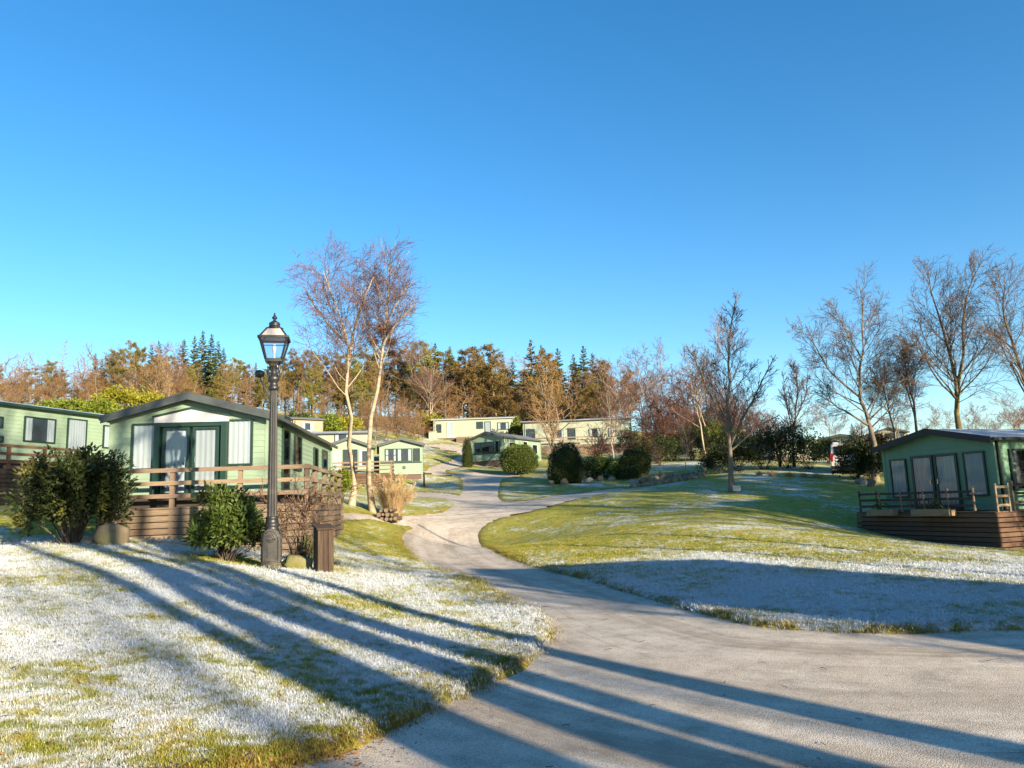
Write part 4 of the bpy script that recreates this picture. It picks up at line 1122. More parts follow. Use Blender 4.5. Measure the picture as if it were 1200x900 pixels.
# ---------------------------------------------------------------- plant generators
def rng(s): return np.random.default_rng(s)
def unit(v): return v / (np.linalg.norm(v, axis=-1, keepdims=True) + 1e-9)
def sample(par, t):
    """points, tangents at parameters t (N,K) along paths (N,P,3)"""
    N, P, _ = par.shape
    f = np.clip(t, 0, 0.9999) * (P - 1); i = f.astype(int); w = (f - i)[..., None]
    n = np.arange(N)[:, None]
    a, b = par[n, i], par[n, i + 1]
    return a * (1 - w) + b * w, unit(b - a)
def grow(g, par, rad, plen, K, t0, t1, a0, a1, ratio, shape, P=4, wig=0.12, up=0.05, rr=0.6, rmin=0.004, taper=0.25, flat=0.0):
    N = len(par)
    t = t0 + (t1 - t0) * (np.arange(K)[None] + g.uniform(0, 1, (N, K))) / K
    pos, tan = sample(par, t)
    f = t * (rad.shape[1] - 1); i = np.clip(f.astype(int), 0, rad.shape[1] - 2); w = f - i
    n = np.arange(N)[:, None]
    pr = rad[n, i] * (1 - w) + rad[n, i + 1] * w
    az = (np.arange(K)[None] * 2.39996 + g.uniform(0, 6.28, (N, 1)) + g.normal(0, 0.5, (N, K)))
    ref = np.zeros_like(tan); ref[..., 0] = 1.0
    bad = np.abs(tan[..., 0]) > 0.8; ref[bad] = (0, 1, 0)
    u = unit(np.cross(tan, ref)); v = np.cross(tan, u)
    an = g.uniform(a0, a1, (N, K))[..., None]
    side = u * np.cos(az)[..., None] + v * np.sin(az)[..., None]
    if flat: side[..., 2] *= (1 - flat); side = unit(side)
    d = unit(tan * np.cos(an) + side * np.sin(an)).reshape(-1, 3)
    L = (plen[:, None] * ratio * shape(t) * g.uniform(0.65, 1.25, (N, K))).reshape(-1)
    p = pos.reshape(-1, 3)
    ref_len = np.percentile(plen, 80)
    kp = g.uniform(0, 1, (N, K)) < np.clip(plen / ref_len, 0.12, 1)[:, None]
    kp[0, 0] = True; kp = kp.reshape(-1)
    p, d, L, pr = p[kp], d[kp], L[kp], pr.reshape(-1)[kp]; M = len(p)
    path = np.empty((M, P, 3)); path[:, 0] = p
    for k in range(1, P):
        d = d + g.normal(0, wig, (M, 3)); d[:, 2] += up
        d = unit(d); path[:, k] = path[:, k - 1] + d * (L / (P - 1))[:, None]
    r0 = np.maximum(np.minimum(pr.reshape(-1) * rr, L * 0.017 + rmin), rmin)
    radp = r0[:, None] * (1 - (1 - taper) * np.linspace(0, 1, P)[None])
    return path, np.maximum(radp, rmin * 0.6), L

def smooth_path(pts, n):
    pts = np.array(pts, float); s = np.linspace(0, len(pts) - 1, n)
    out = np.empty((n, 3))
    ext = np.vstack([2 * pts[0] - pts[1], pts, 2 * pts[-1] - pts[-2]])
    for j, x in enumerate(s):
        i = min(int(x), len(pts) - 2); t = x - i
        a, b, c, d = ext[i], ext[i + 1], ext[i + 2], ext[i + 3]
        out[j] = 0.5 * ((2 * b) + (c - a) * t + (2 * a - 5 * b + 4 * c - d) * t * t + (3 * b - a - 3 * c + d) * t ** 3)
    return out

def bare_tree(seed, stems, r0, lv, twig=0.006, flare=1.3, sides=(8, 5, 3, 3)):
    """stems: list of (points, start radius, end radius); lv: list of growth dicts -> (trunk arrays, crown arrays)"""
    g = rng(seed); P = 12
    par = np.stack([smooth_path(p, P) for p, _, _ in stems])
    rad = np.stack([ra + (rb - ra) * np.linspace(0, 1, P) ** 0.62 for _, ra, rb in stems])
    rad[0, 0] *= flare
    par[:, 1:-1] += g.normal(0, 0.012, (len(stems), P - 2, 3)) * np.linalg.norm(par[:, -1] - par[:, 0], axis=1)[:, None, None] * 0.4
    plen = np.linalg.norm(np.diff(par, axis=1), axis=2).sum(1)
    trunk = [tubes(par, rad, sides[0])]
    crown = []
    for k, d in enumerate(lv):
        d = dict(d); last = k == len(lv) - 1
        d.setdefault("P", 6 if k == 0 else (4 if not last else 2))
        d.setdefault("rmin", twig * (2.2, 1.5, 1.0, 0.8)[min(k, 3)] if not last else twig)
        par, rad, plen = grow(g, par, rad, plen, **d)
        (trunk if k == 0 and len(lv) > 2 else crown).append(tubes(par, rad, sides[min(k + 1, 3)]))
    return join_np(trunk), join_np(crown), par

def tree_obj(name, loc, rz, label, cat, group, trunk_me, crown_me, extra=(), scale=(1, 1, 1)):
    o = empty(name, loc, rz, label, cat, group); o.scale = scale
    link("trunk", trunk_me, None, o); link("crown", crown_me, None, o)
    for nm, me in extra: link(nm, me, None, o)
    return o
def finish(name, arr, m, smooth_=False):
    me = mesh_np(name, arr[0], arr[1]); me.materials.append(MATS[m])
    if smooth_: me.polygons.foreach_set("use_smooth", [True] * len(me.polygons))
    return me

def leaf_quads(g, pts, dirs, ln, wd, jit=0.6, fold=0.25):
    """folded diamond leaves at pts pointing along dirs"""
    n = len(pts); d = unit(dirs + g.normal(0, jit, (n, 3)))
    s = unit(np.cross(d, g.normal(0, 1, (n, 3)))); nn = np.cross(d, s)
    L = (ln * g.uniform(0.45, 1.45, n))[:, None]; W = (wd * g.uniform(0.55, 1.4, n))[:, None]
    mid = pts + d * L * 0.5
    V = np.stack([pts, mid + s * W * .5 + nn * W * fold, pts + d * L, mid - s * W * .5 + nn * W * fold], 1).reshape(-1, 3)
    i = np.arange(n)[:, None] * 4
    return V, np.vstack([np.hstack([i, i + 1, i + 2]), np.hstack([i, i + 2, i + 3])])

# materials of plants
mat("birch_bark", (0.36, 0.30, 0.215), (0.22, 0.17, 0.115), scale=3.5, stretch=(0.8, 0.8, 2.2), rough=0.8, bmp=0.3, bscale=14, c3=(0.09, 0.07, 0.05))
mat("grey_bark", (0.19, 0.15, 0.11), (0.11, 0.088, 0.066), scale=8, stretch=(1, 1, 0.25), rough=0.9, bmp=0.4, c3=(0.17, 0.15, 0.08))
mat("dark_bark", (0.075, 0.06, 0.048), (0.045, 0.035, 0.028), scale=8, rough=0.9)
mat("mossy_bark", (0.20, 0.16, 0.06), (0.11, 0.085, 0.045), scale=6, stretch=(1, 1, 0.3), rough=0.9, bmp=0.4)
mat("purple_twig", (0.15, 0.08, 0.066), (0.12, 0.068, 0.055), rough=0.8)
mat("grey_twig", (0.125, 0.085, 0.062), (0.10, 0.07, 0.052), rough=0.8)
mat("brown_twig", (0.29, 0.165, 0.07), (0.21, 0.12, 0.055), rough=0.85, rnd=0.25)
mat("shrub_twig", (0.12, 0.078, 0.05), (0.085, 0.055, 0.036), rough=0.85)
mat("orange_twig", (0.38, 0.19, 0.06), (0.28, 0.15, 0.055), rough=0.85, rnd=0.22)
mat("red_twig", (0.15, 0.06, 0.038), (0.11, 0.045, 0.03), rough=0.85, rnd=0.2)
mat("spruce_needles", (0.055, 0.078, 0.016), (0.085, 0.10, 0.02), scale=0.9, rough=0.7, rnd=0.25, trans=0.12)
mat("pine_needles", (0.13, 0.125, 0.022), (0.18, 0.145, 0.026), scale=0.9, rough=0.7, rnd=0.25, trans=0.12)
mat("rust_needles", (0.19, 0.115, 0.03), (0.13, 0.10, 0.025), scale=0.9, rough=0.7, rnd=0.25, trans=0.12)
mat("gloss_leaf", (0.05, 0.085, 0.014), (0.08, 0.115, 0.02), scale=5, rough=0.5, spec=0.35, trans=0.1, c3=(0.075, 0.085, 0.014))
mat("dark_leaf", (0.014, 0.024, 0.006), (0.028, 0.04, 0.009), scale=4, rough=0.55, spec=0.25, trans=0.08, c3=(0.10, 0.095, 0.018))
mat("clipped_leaf", (0.085, 0.115, 0.012), (0.055, 0.085, 0.012), scale=2.5, rough=0.6, trans=0.1)
mat("yew_leaf", (0.018, 0.032, 0.010), (0.028, 0.045, 0.010), scale=2.5, rough=0.55, trans=0.06)
mat("yellow_leaf", (0.27, 0.245, 0.015), (0.19, 0.20, 0.015), scale=1.2, rough=0.6, trans=0.2)
mat("lime_leaf", (0.17, 0.205, 0.018), (0.11, 0.155, 0.014), scale=1.5, rough=0.55, trans=0.2)
mat("hedge_leaf", (0.05, 0.075, 0.014), (0.03, 0.05, 0.01), scale=1.5, rough=0.6, trans=0.1)
mat("straw", (0.50, 0.37, 0.20), (0.40, 0.28, 0.14), scale=6, rough=0.85, trans=0.2)
mat("dead_leaf", (0.20, 0.085, 0.025), (0.10, 0.045, 0.018), scale=9, rough=0.8, c3=(0.30, 0.16, 0.05))

up = np.array([0, 0, 1.0])
def place(px, py, Y):
    p = at(px, py, Y); return np.array([p[0], Y, ground(p[0], Y) - 0.06])
def px_path(Y, offs, dy=0.0, seed=1, wob=0.25, base=(600, 580), tall=0.91):
    """stem points measured on the photograph, as offsets from the foot, at the tree's own distance"""
    g = rng(seed); b = place(base[0], base[1], Y); out = []
    for i, (x, z) in enumerate(offs):
        q = at(base[0] + x * 0.95, base[1] - z * tall, Y) - b
        out.append((q[0], dy * i + (g.normal(0, wob) if i else 0), q[2] if z > 0 else 0.0))
    return out

BIRCH = [dict(K=20, t0=0.42, t1=0.98, a0=0.45, a1=0.9, ratio=0.30, shape=lambda t: 1.2 - 0.75 * t, wig=0.10, up=0.09, rr=0.42),
         dict(K=8, t0=0.12, t1=0.97, a0=0.35, a1=0.85, ratio=0.58, shape=lambda t: 1.15 - 0.55 * t, wig=0.13, up=0.03, rr=0.5),
         dict(K=7, t0=0.1, t1=1.0, a0=0.3, a1=0.85, ratio=0.60, shape=lambda t: 1.1 - 0.4 * t, wig=0.14, up=-0.02, rr=0.55),
         dict(K=5, t0=0.08, t1=1.0, a0=0.3, a1=0.8, ratio=0.72, shape=lambda t: 1.1 - 0.3 * t, wig=0.14, up=-0.10)]
def birch_pair():
    for (px, offs, limbs, seed, lab, r0) in (
        (412, [(0, 0), (-1, 60), (-2, 130), (-5, 200), (-16, 250), (-34, 305)], [([(-5, 195), (4, 235), (20, 268), (34, 300)], 0.11), ([(-8, 215), (-32, 240), (-55, 272), (-64, 288)], 0.075)], 3, "taller leaning birch with pale trunk beside the lime green shrub", 0.135),
        (437, [(0, 0), (-1, 85), (7, 165), (15, 215), (19, 265), (25, 312)], [([(14, 210), (30, 232), (50, 250), (64, 262)], 0.06), ([(17, 240), (34, 275), (45, 295)], 0.05)], 8, "birch with dark twig nests in its crown beside the pampas grass", 0.13)):
        Y = 32.0; b = place(px, 597, Y)
        st = [(px_path(Y, offs, seed=seed, base=(px, 597)), r0, 0.02)] + [(px_path(Y, l, 0.3 * (1 if i else -1), seed=seed + i, wob=0.1, base=(px, 597)), r, 0.015) for i, (l, r) in enumerate(limbs)]
        # limbs start on the trunk
        tp = smooth_path(st[0][0], 60)
        for i in range(1, len(st)):
            q = st[i][0]; j = int(np.argmin(np.abs(tp[:, 2] - q[0][2]))); dlt = tp[j] - np.array(q[0]); st[i] = ([tuple(np.array(v) + dlt) for v in q], st[i][1], st[i][2])
        tr, cr, tips = bare_tree(seed, st, r0, BIRCH, twig=0.0065, sides=(12, 6, 3, 3))
        ex = []
        if px == 437:
            g = rng(5)
            for i, (ox, oz, r) in enumerate(((16, 233, .42), (2, 218, .2), (24, 216, .27), (24, 203, .22), (27, 190, .12))):
                c = np.array([ox * Y / F_PX, g.normal(0, .2), 0.93 * oz * Y / F_PX]); j = int(np.argmin(np.linalg.norm(tp - c, axis=1)))
                c = c * 0.9 + tp[j] * 0.1
                n = int(900 * r); d = unit(g.normal(0, 1, (n, 3))); d[:, 2] *= 0.8
                s = c + d * r * 0.15; path = np.stack([s, s + d * r * 0.5 + g.normal(0, .04, (n, 3)), s + d * r * g.uniform(.7, 1.1, (n, 1)) + g.normal(0, .07, (n, 3))], 1)
                ex.append(("twig_nest", finish("twig_nest", join_np([tubes(path, np.full((n, 3), .008), 3)]), "purple_twig")))
        tree_obj("birch_tree", b, 0, lab, "tree", "pair of birches by the lane", finish("trunk", tr, "birch_bark", True), finish("crown", cr, "purple_twig"), ex)
birch_pair()

LEADER = [dict(K=34, t0=0.24, t1=0.98, a0=0.5, a1=0.85, ratio=0.28, shape=lambda t: 1.05 - 0.85 * t, wig=0.05, up=0.07, rr=0.36),
          dict(K=8, t0=0.12, t1=0.97, a0=0.35, a1=0.75, ratio=0.5, shape=lambda t: 1.15 - 0.7 * t, wig=0.08, up=0.05, rr=0.5),
          dict(K=5, t0=0.12, t1=1.0, a0=0.3, a1=0.75, ratio=0.58, shape=lambda t: 1.1 - 0.5 * t, wig=0.1, up=0.03),
          dict(K=3, t0=0.1, t1=1.0, a0=0.3, a1=0.75, ratio=0.65, shape=lambda t: 1.1 - 0.4 * t, wig=0.1, up=0.02)]
SPREAD = [dict(K=22, t0=0.26, t1=0.98, a0=0.5, a1=0.95, ratio=0.36, shape=lambda t: 1.12 - 0.74 * t, wig=0.09, up=0.08, rr=0.42),
          dict(K=8, t0=0.1, t1=0.97, a0=0.35, a1=0.85, ratio=0.55, shape=lambda t: 1.15 - 0.6 * t, wig=0.12, up=0.05, rr=0.5),
          dict(K=6, t0=0.1, t1=1.0, a0=0.3, a1=0.85, ratio=0.60, shape=lambda t: 1.1 - 0.45 * t, wig=0.13, up=0.02),
          dict(K=4, t0=0.08, t1=1.0, a0=0.3, a1=0.8, ratio=0.70, shape=lambda t: 1.1 - 0.4 * t, wig=0.14, up=0.0)]
def lone_tree(px, py, Y, offs, limbs, seed, lab, r0, lv, bark, twigm, twig=0.007, name="bare_tree", group=None, tall=0.91):
    b = place(px, py, Y)
    st = [(px_path(Y, offs, seed=seed, wob=0.2, base=(px, py), tall=tall), r0, 0.02)]
    tp = smooth_path(st[0][0], 60)
    for i, (l, r) in enumerate(limbs):
        q = px_path(Y, l, 0.35 * (1 if i % 2 else -1), seed=seed + i, wob=0.1, base=(px, py)); j = int(np.argmin(np.abs(tp[:, 2] - q[0][2]))); dlt = tp[j] - np.array(q[0])
        st.append(([tuple(np.array(v) + dlt) for v in q], r, 0.014))
    tr, cr, _ = bare_tree(seed, st, r0, lv, twig=twig)
    tm, cm = finish("trunk", tr, bark, True), finish("crown", cr, twigm)
    tree_obj(name, b, 0, lab, "tree", group, tm, cm)
    return tm, cm
young = lone_tree(858, 579, 35.0, [(0, 0), (-3, 58), (-3, 120), (-2, 185), (7, 240)], [([(-2, 62), (22, 116), (34, 145), (46, 172)], 0.07), ([(-3, 80), (-28, 140), (-42, 172), (-50, 196)], 0.06), ([(-2, 55), (30, 85), (52, 100)], 0.05)], 12,
          "young bare tree with a straight leader standing alone on the right lawn", 0.145, LEADER, "grey_bark", "grey_twig", 0.0075, tall=0.98)
treeA = lone_tree(1026, 560, 40.0, [(0, 0), (-5, 62), (-16, 110), (-19, 170), (-16, 250)], [([(-7, 68), (-40, 86), (-60, 98), (-78, 130)], 0.08), ([(-14, 105), (-50, 140), (-72, 185), (-88, 196)], 0.07), ([(-8, 72), (16, 100), (30, 130)], 0.06), ([(-18, 150), (-38, 200), (-52, 232)], 0.05)], 21,
          "wide bare tree with mossy trunk left of the deck caravan", 0.18, SPREAD, "grey_bark", "grey_twig", 0.0075, group=None)
treeB = lone_tree(1126, 545, 39.0, [(0, 0), (-2, 45), (-8, 95), (-13, 142), (-29, 195), (-44, 246)], [([(-7, 90), (-4, 140), (-8, 185), (-2, 228), (4, 250)], 0.11), ([(-6, 85), (-30, 120), (-44, 160), (-48, 180)], 0.06), ([(-10, 110), (20, 150), (44, 190)], 0.055)], 33,
          "tall twin stemmed bare tree rising behind the deck caravan roof", 0.21, SPREAD, "mossy_bark", "grey_twig", 0.0075)
treeC = lone_tree(1216, 548, 37.0, [(0, 0), (-8, 60), (-18, 110), (-28, 158), (-42, 205), (-40, 232)], [([(-16, 100), (-40, 130), (-62, 142)], 0.06), ([(-20, 120), (0, 170), (10, 220)], 0.08)], 45,
          "bare tree with pinkish twigs beyond the far end of the deck caravan", 0.17, SPREAD, "grey_bark", "grey_twig", 0.0075)
lone_tree(1078, 545, 42.0, [(0, 0), (-8, 60), (-14, 110), (-22, 150)], [([(-8, 58), (-24, 100), (-40, 140)], 0.05)], 52, "slim crooked bare tree between the wide tree and the twin stemmed tree", 0.11, BIRCH, "dark_bark", "grey_twig", 0.007)
lone_tree(1054, 548, 43.0, [(0, 0), (-6, 45), (-16, 90), (-22, 128)], [], 57, "thin leaning bare sapling beside the wide bare tree", 0.08, BIRCH, "dark_bark", "grey_twig", 0.007)
lone_tree(931, 552, 50.0, [(0, 0), (-2, 60), (3, 110), (0, 140)], [([(-2, 50), (-14, 90), (-20, 125)], 0.05), ([(0, 60), (16, 95), (22, 130)], 0.05)], 61, "small bare tree growing out of the dark shrubs", 0.1, LEADER[:3], "dark_bark", "grey_twig", 0.009)

# ---------------------------------------------------------------- shared meshes for the wood and mid-distance trees (unit height 1 m)
def unit_tree(seed, lv, twig, r0=0.016, lean=0.02, bark="grey_bark", twigm="brown_twig", extra_stems=0, t0=None):
    g = rng(seed)
    pts = [(0, 0, 0)] + [(g.normal(0, lean) * k, g.normal(0, lean) * k, k / 4) for k in (1, 2, 3, 4)]
    st = [(pts, r0, 0.002)]
    for i in range(extra_stems):
        a = g.uniform(0, 6.28); h0 = g.uniform(0.15, 0.4)
        st.append(([(0, 0, h0), (.06 * math.cos(a), .06 * math.sin(a), h0 + .2), (.12 * math.cos(a), .12 * math.sin(a), h0 + .5)], r0 * .6, 0.002))
    lv = [dict(d) for d in lv]
    if t0: lv[0]["t0"] = t0
    tr, cr, tips = bare_tree(seed, st, r0, lv, twig=twig, sides=(7, 4, 3, 3))
    return finish("trunk", tr, bark, True), finish("crown", cr, twigm)
def needles_mesh(seed, kind):
    g = rng(seed); tr = []; leaves = []
    if kind == "spruce":
        st = np.array([[(0, 0, z) for z in np.linspace(0, 1, 12)]]); st[0, 1:, :2] += g.normal(0, .004, (11, 2))
        rad = np.linspace(0.014, 0.001, 12)[None]; tr.append(tubes(st, rad, 7))
        br, brr, L = grow(g, st, rad, np.array([1.0]), 130, 0.08, 0.995, 1.3, 1.75, 0.225, lambda t: (1.02 - t) ** 0.85 * g.uniform(.8, 1.15, t.shape), P=5, wig=0.06, up=-0.03, rmin=0.0012)
        br[:, :, 2] += np.linspace(0, 1, 5)[None] ** 2 * 0.012
        tr.append(tubes(br, brr, 3))
        K = 44; t = g.uniform(0.12, 1.0, (len(br), K)); pos, tan = sample(br, t)
        side = unit(np.cross(tan, up)) * g.choice([-1, 1], (len(br), K, 1))
        d = unit(tan * 0.6 + side * g.uniform(.3, 1, (len(br), K, 1)) + np.array([0, 0, -0.35]))
        V, Ft = leaf_quads(g, pos.reshape(-1, 3), d.reshape(-1, 3), 0.05 * (1.08 - pos.reshape(-1, 3)[:, 2]) ** .8, 0.016 * (1.12 - pos.reshape(-1, 3)[:, 2]) ** .5, .25); leaves.append((V, Ft))
    else:
        st = np.array([[(0, 0, z) for z in np.linspace(0, 1, 12)]]); st[0, 1:, :2] += np.cumsum(g.normal(0, .006, (11, 2)), 0)
        rad = np.linspace(0.016, 0.002, 12)[None]; tr.append(tubes(st, rad, 7))
        br, brr, L = grow(g, st, rad, np.array([1.0]), 46, 0.30, 0.98, 0.8, 1.45, 0.26, lambda t: np.clip(1.25 - t, .25, .85), P=5, wig=0.14, up=0.05, rmin=0.0018)
        b2, b2r, L2 = grow(g, br, brr, L, 7, 0.35, 1.0, .4, .9, .4, lambda t: 1.1 - .4 * t, P=3, wig=.15, up=.1, rmin=0.0012)
        tr += [tubes(br, brr, 4), tubes(b2, b2r, 3)]
        K = 40; t = g.uniform(0.15, 1.0, (len(b2), K)); pos, tan = sample(b2, t)
        pos = pos + g.normal(0, 0.010, pos.shape)
        d = unit(tan * .5 + g.normal(0, .6, tan.shape) + np.array([0, 0, .5]))
        V, Ft = leaf_quads(g, pos.reshape(-1, 3), d.reshape(-1, 3), 0.020, 0.0065, .3); leaves.append((V, Ft))
    return join_np(tr), join_np(leaves)
LARCH = [dict(K=42, t0=0.14, t1=0.99, a0=1.1, a1=1.5, ratio=0.21, shape=lambda t: (1.05 - t) ** .7 + .05, wig=.08, up=.05),
         dict(K=8, t0=0.1, t1=1.0, a0=.6, a1=1.2, ratio=.32, shape=lambda t: 1.1 - .5 * t, wig=.15, up=-.06),
         dict(K=5, t0=0.1, t1=1.0, a0=.5, a1=1.1, ratio=.5, shape=lambda t: 1.1 - .5 * t, wig=.15, up=-.06)]
BARE_FAR = [dict(K=24, t0=0.25, t1=0.98, a0=.45, a1=.9, ratio=.30, shape=lambda t: 1.1 - .65 * t, wig=.14, up=.10),
            dict(K=8, t0=0.15, t1=1.0, a0=.4, a1=.9, ratio=.45, shape=lambda t: 1.1 - .5 * t, wig=.18, up=.05),
            dict(K=12, t0=0.1, t1=1.0, a0=.35, a1=.9, ratio=.5, shape=lambda t: 1.1 - .5 * t, wig=.2, up=.0)]
KINDS = {}
KINDS["larch"] = [unit_tree(100 + i, LARCH, 0.0011, 0.013, .012, "grey_bark", "orange_twig") for i in range(3)]
KINDS["brown"] = [unit_tree(120 + i, BARE_FAR, 0.0011, 0.012, .03, "grey_bark", "brown_twig", 1, t0=.16) for i in range(3)]
KINDS["red"] = [unit_tree(140 + i, BARE_FAR, 0.0011, 0.011, .035, "dark_bark", "red_twig", 2, t0=.15) for i in range(2)]
KINDS["birchf"] = [unit_tree(160 + i, BARE_FAR, 0.0010, 0.009, .03, "birch_bark", "purple_twig", 1) for i in range(2)]
def need(seed, kind, bark, leaf):
    t, l = needles_mesh(seed, kind); return finish("trunk", t, bark, True), finish("crown", l, leaf)
KINDS["spruce"] = [need(180 + i, "spruce", "dark_bark", "spruce_needles") for i in range(3)]
KINDS["pine"] = [need(190 + i, "pine", "mossy_bark", "pine_needles") for i in range(3)]
KINDS["rust"] = [need(196 + i, "pine", "mossy_bark", "rust_needles") for i in range(2)]
LABELS = {"larch": "orange brown larch in the wood", "brown": "bare brown tree in the wood", "red": "bare reddish twiggy tree",
          "birchf": "slender pale stemmed birch at the wood edge", "spruce": "pointed dark green spruce in the wood", "pine": "olive green pine in the wood",
          "rust": "rust coloured conifer in the wood"}
NAMES = {"larch": "larch_tree", "brown": "bare_tree", "red": "bare_tree", "birchf": "birch_tree", "spruce": "spruce_tree", "pine": "pine_tree", "rust": "conifer_tree"}
_tg = random.Random(11)
def wood_tree(kind, px, py_top, Y, wide=1.0, label=None, group=None, name=None):
    p = at(px, py_top, Y); z = ground(p[0], Y) - 0.15
    h = p[2] - z
    k = KINDS[kind][_tg.randrange(len(KINDS[kind]))]
    w_ = wide * h * _tg.uniform(0.88, 1.12)
    if label is None:
        spot = next(s_ for lim, s_ in ((205, "above the yellow bushes"), (320, "behind the sage caravan with the lamp post"), (480, "behind the pair of white birches"), (612, "behind the highest pale caravan"), (745, "behind the long pale caravan"), (9999, "behind the boulder wall")) if px < lim)
        label = LABELS[kind] + " " + spot
        group = NAMES[kind].replace("_", " ") + "s of the wood " + spot + (" with red twigs" if kind == "red" else "")
    tree_obj(name or NAMES[kind], (p[0], Y, z), _tg.uniform(0, 6.28), label or LABELS[kind], "tree", group or ("trees of the wood: " + NAMES[kind].replace("_", " ") + "s" + (" with red twigs" if kind == "red" else "")), k[0], k[1], scale=(w_, w_, h))
W_ = []
# back rank: dark spruces and pines
for px, t in ((178, 404), (186, 400), (216, 398), (228, 394), (238, 388), (248, 392), (256, 400), (262, 408), (300, 425), (112, 414), (120, 420), (565, 412), (588, 412), (573, 414), (600, 418), (622, 398), (634, 405), (653, 408), (683, 405), (694, 414), (672, 415), (510, 402), (527, 406), (557, 406)):
    W_.append(("spruce", px, t, _tg.uniform(104, 116), 1.0))
for px, t in ((150, 400), (165, 408), (136, 412), (200, 418), (272, 420), (290, 428), (330, 420), (345, 410), (362, 412), (378, 418), (395, 414), (412, 416), (428, 408), (445, 410), (462, 414), (478, 408), (492, 402), (500, 410), (520, 412), (316, 424), (60, 424)):
    W_.append(("pine", px, t, _tg.uniform(98, 112), 1.15))
for px, t in ((548, 412), (560, 408), (578, 406), (536, 420), (470, 420), (640, 412), (700, 424), (350, 424), (400, 424), (440, 426)):
    W_.append(("rust", px, t, _tg.uniform(95, 106), 1.1))
# front rank: larches and bare brown trees
for i, px in enumerate(range(-40, 215, 11)):
    W_.append((("larch", "brown")[i % 2], px + _tg.uniform(-4, 4), 418 + _tg.uniform(-10, 14), _tg.uniform(84, 100), 1.25))
for px, t in ((75, 396), (100, 412), (20, 412), (-10, 420)):
    W_.append(("larch", px, t, 102, 1.0))
for i, px in enumerate(range(215, 520, 19)):
    W_.append((("brown", "larch", "pine")[i % 3], px + _tg.uniform(-5, 5), 438 + _tg.uniform(-10, 14), _tg.uniform(82, 94), 1.2))
for i, px in enumerate(range(520, 740, 13)):
    W_.append((("brown", "brown", "rust", "larch")[i % 4], px + _tg.uniform(-5, 5), 428 + _tg.uniform(-10, 16), _tg.uniform(96, 106), 1.15))
for px, t, Y in ((195, 402, 90), (152, 420, 88), (205, 408, 92), (496, 405, 92), (503, 415, 90), (748, 408, 88), (735, 424, 90), (760, 418, 92), (715, 425, 86), (772, 440, 90)):
    W_.append(("birchf", px, t, Y, 1.1))
for px, t, Y in ((770, 455, 84), (785, 445, 80), (800, 440, 78), (812, 430, 76), (826, 440, 74), (838, 448, 76), (755, 460, 86), (850, 462, 74), (868, 470, 78), (880, 478, 80)):
    W_.append(("red", px, t, Y, 1.25))
for i in range(44):
    W_.append((("pine", "brown", "larch", "rust", "brown")[i % 5], 215 + i * 12 + _tg.uniform(-6, 6), 436 + _tg.uniform(-14, 14), _tg.uniform(100, 116), 1.25))
for i in range(34):
    W_.append((("brown", "larch", "brown", "rust")[i % 4], -30 + i * 23 + _tg.uniform(-8, 8), 458 + _tg.uniform(-10, 10), _tg.uniform(80, 90) if i < 23 else _tg.uniform(92, 100), 1.7))
for i in range(50):
    W_.append((("brown", "spruce", "larch", "brown", "pine")[i % 5], -35 + i * 15 + _tg.uniform(-6, 6), 446 + _tg.uniform(-10, 12), _tg.uniform(116, 126), 1.5))
for i in range(22):
    W_.append((("brown", "larch")[i % 2], 195 + i * 14 + _tg.uniform(-5, 5), 470 + _tg.uniform(-6, 8), _tg.uniform(82, 92), 2.6))
for i in range(26):
    W_.append((("larch", "brown", "larch", "pine")[i % 4], -30 + i * 9.5 + _tg.uniform(-5, 5), 430 + _tg.uniform(-14, 16), _tg.uniform(88, 112), 1.4))
for i in range(18):
    W_.append(("red", 752 + i * 8 + _tg.uniform(-5, 5), 478 + _tg.uniform(-16, 18), _tg.uniform(64, 84), 1.7))
for k_, px, t, Y, w_ in W_: wood_tree(k_, px, t, Y, w_)
# trees standing out in front of the wood
wood_tree("birchf", 818, 384, 62, 1.0, "reddish topped birch behind the young bare tree", "single trees among the caravans")
wood_tree("brown", 645, 418, 61, 1.35, "bushy brown tree with mossy trunk in front of the long pale caravan", "single trees among the caravans", "bushy_tree")
wood_tree("birchf", 716, 438, 60, 1.1, "leaning bare tree at the right end of the long pale caravan", "single trees among the caravans")
wood_tree("brown", 770, 505, 50, 1.1, "small twiggy tree above the boulder wall", "single trees among the caravans", "small_tree")
wood_tree("birchf", 800, 490, 50, 0.9, "small pale stemmed birch above the boulder wall", "single trees among the caravans")
wood_tree("birchf", 1178, 462, 62, 1.3, "small rounded bare tree far behind the deck caravan roof", "single trees among the caravans", "small_tree")
wood_tree("birchf", 1140, 478, 66, 1.2, "low bare tree behind the ridge of the deck caravan", "single trees among the caravans", "small_tree")
wood_tree("spruce", 998, 496, 84, 1.6, "broad dark spruce above the pale green caravan", "single trees among the caravans")
for px, t in ((1075, 508), (1095, 512), (1150, 512), (1168, 510), (1186, 514), (1200, 510), (1215, 512), (960, 512), (940, 508), (915, 506), (1110, 515), (1130, 512)):
    wood_tree("spruce", px, t, 128 + _tg.uniform(-8, 8), 1.3, "dark conifer on the far skyline behind the deck caravan", "conifers on the far skyline")
for px, t in ((1085, 492), (1060, 488), (980, 490), (905, 480), (890, 470), (1160, 500), (1205, 496), (945, 478), (962, 470), (1010, 486), (1035, 478), (1050, 470), (1092, 474), (1108, 480), (1128, 486), (1150, 476), (1168, 484), (1190, 470), (1208, 480)):
    wood_tree("birchf", px, t, 78 + _tg.uniform(-6, 10), 1.2, "bare thicket tree on the slope behind the right caravans", "bare trees on the right slope", "thicket_tree")
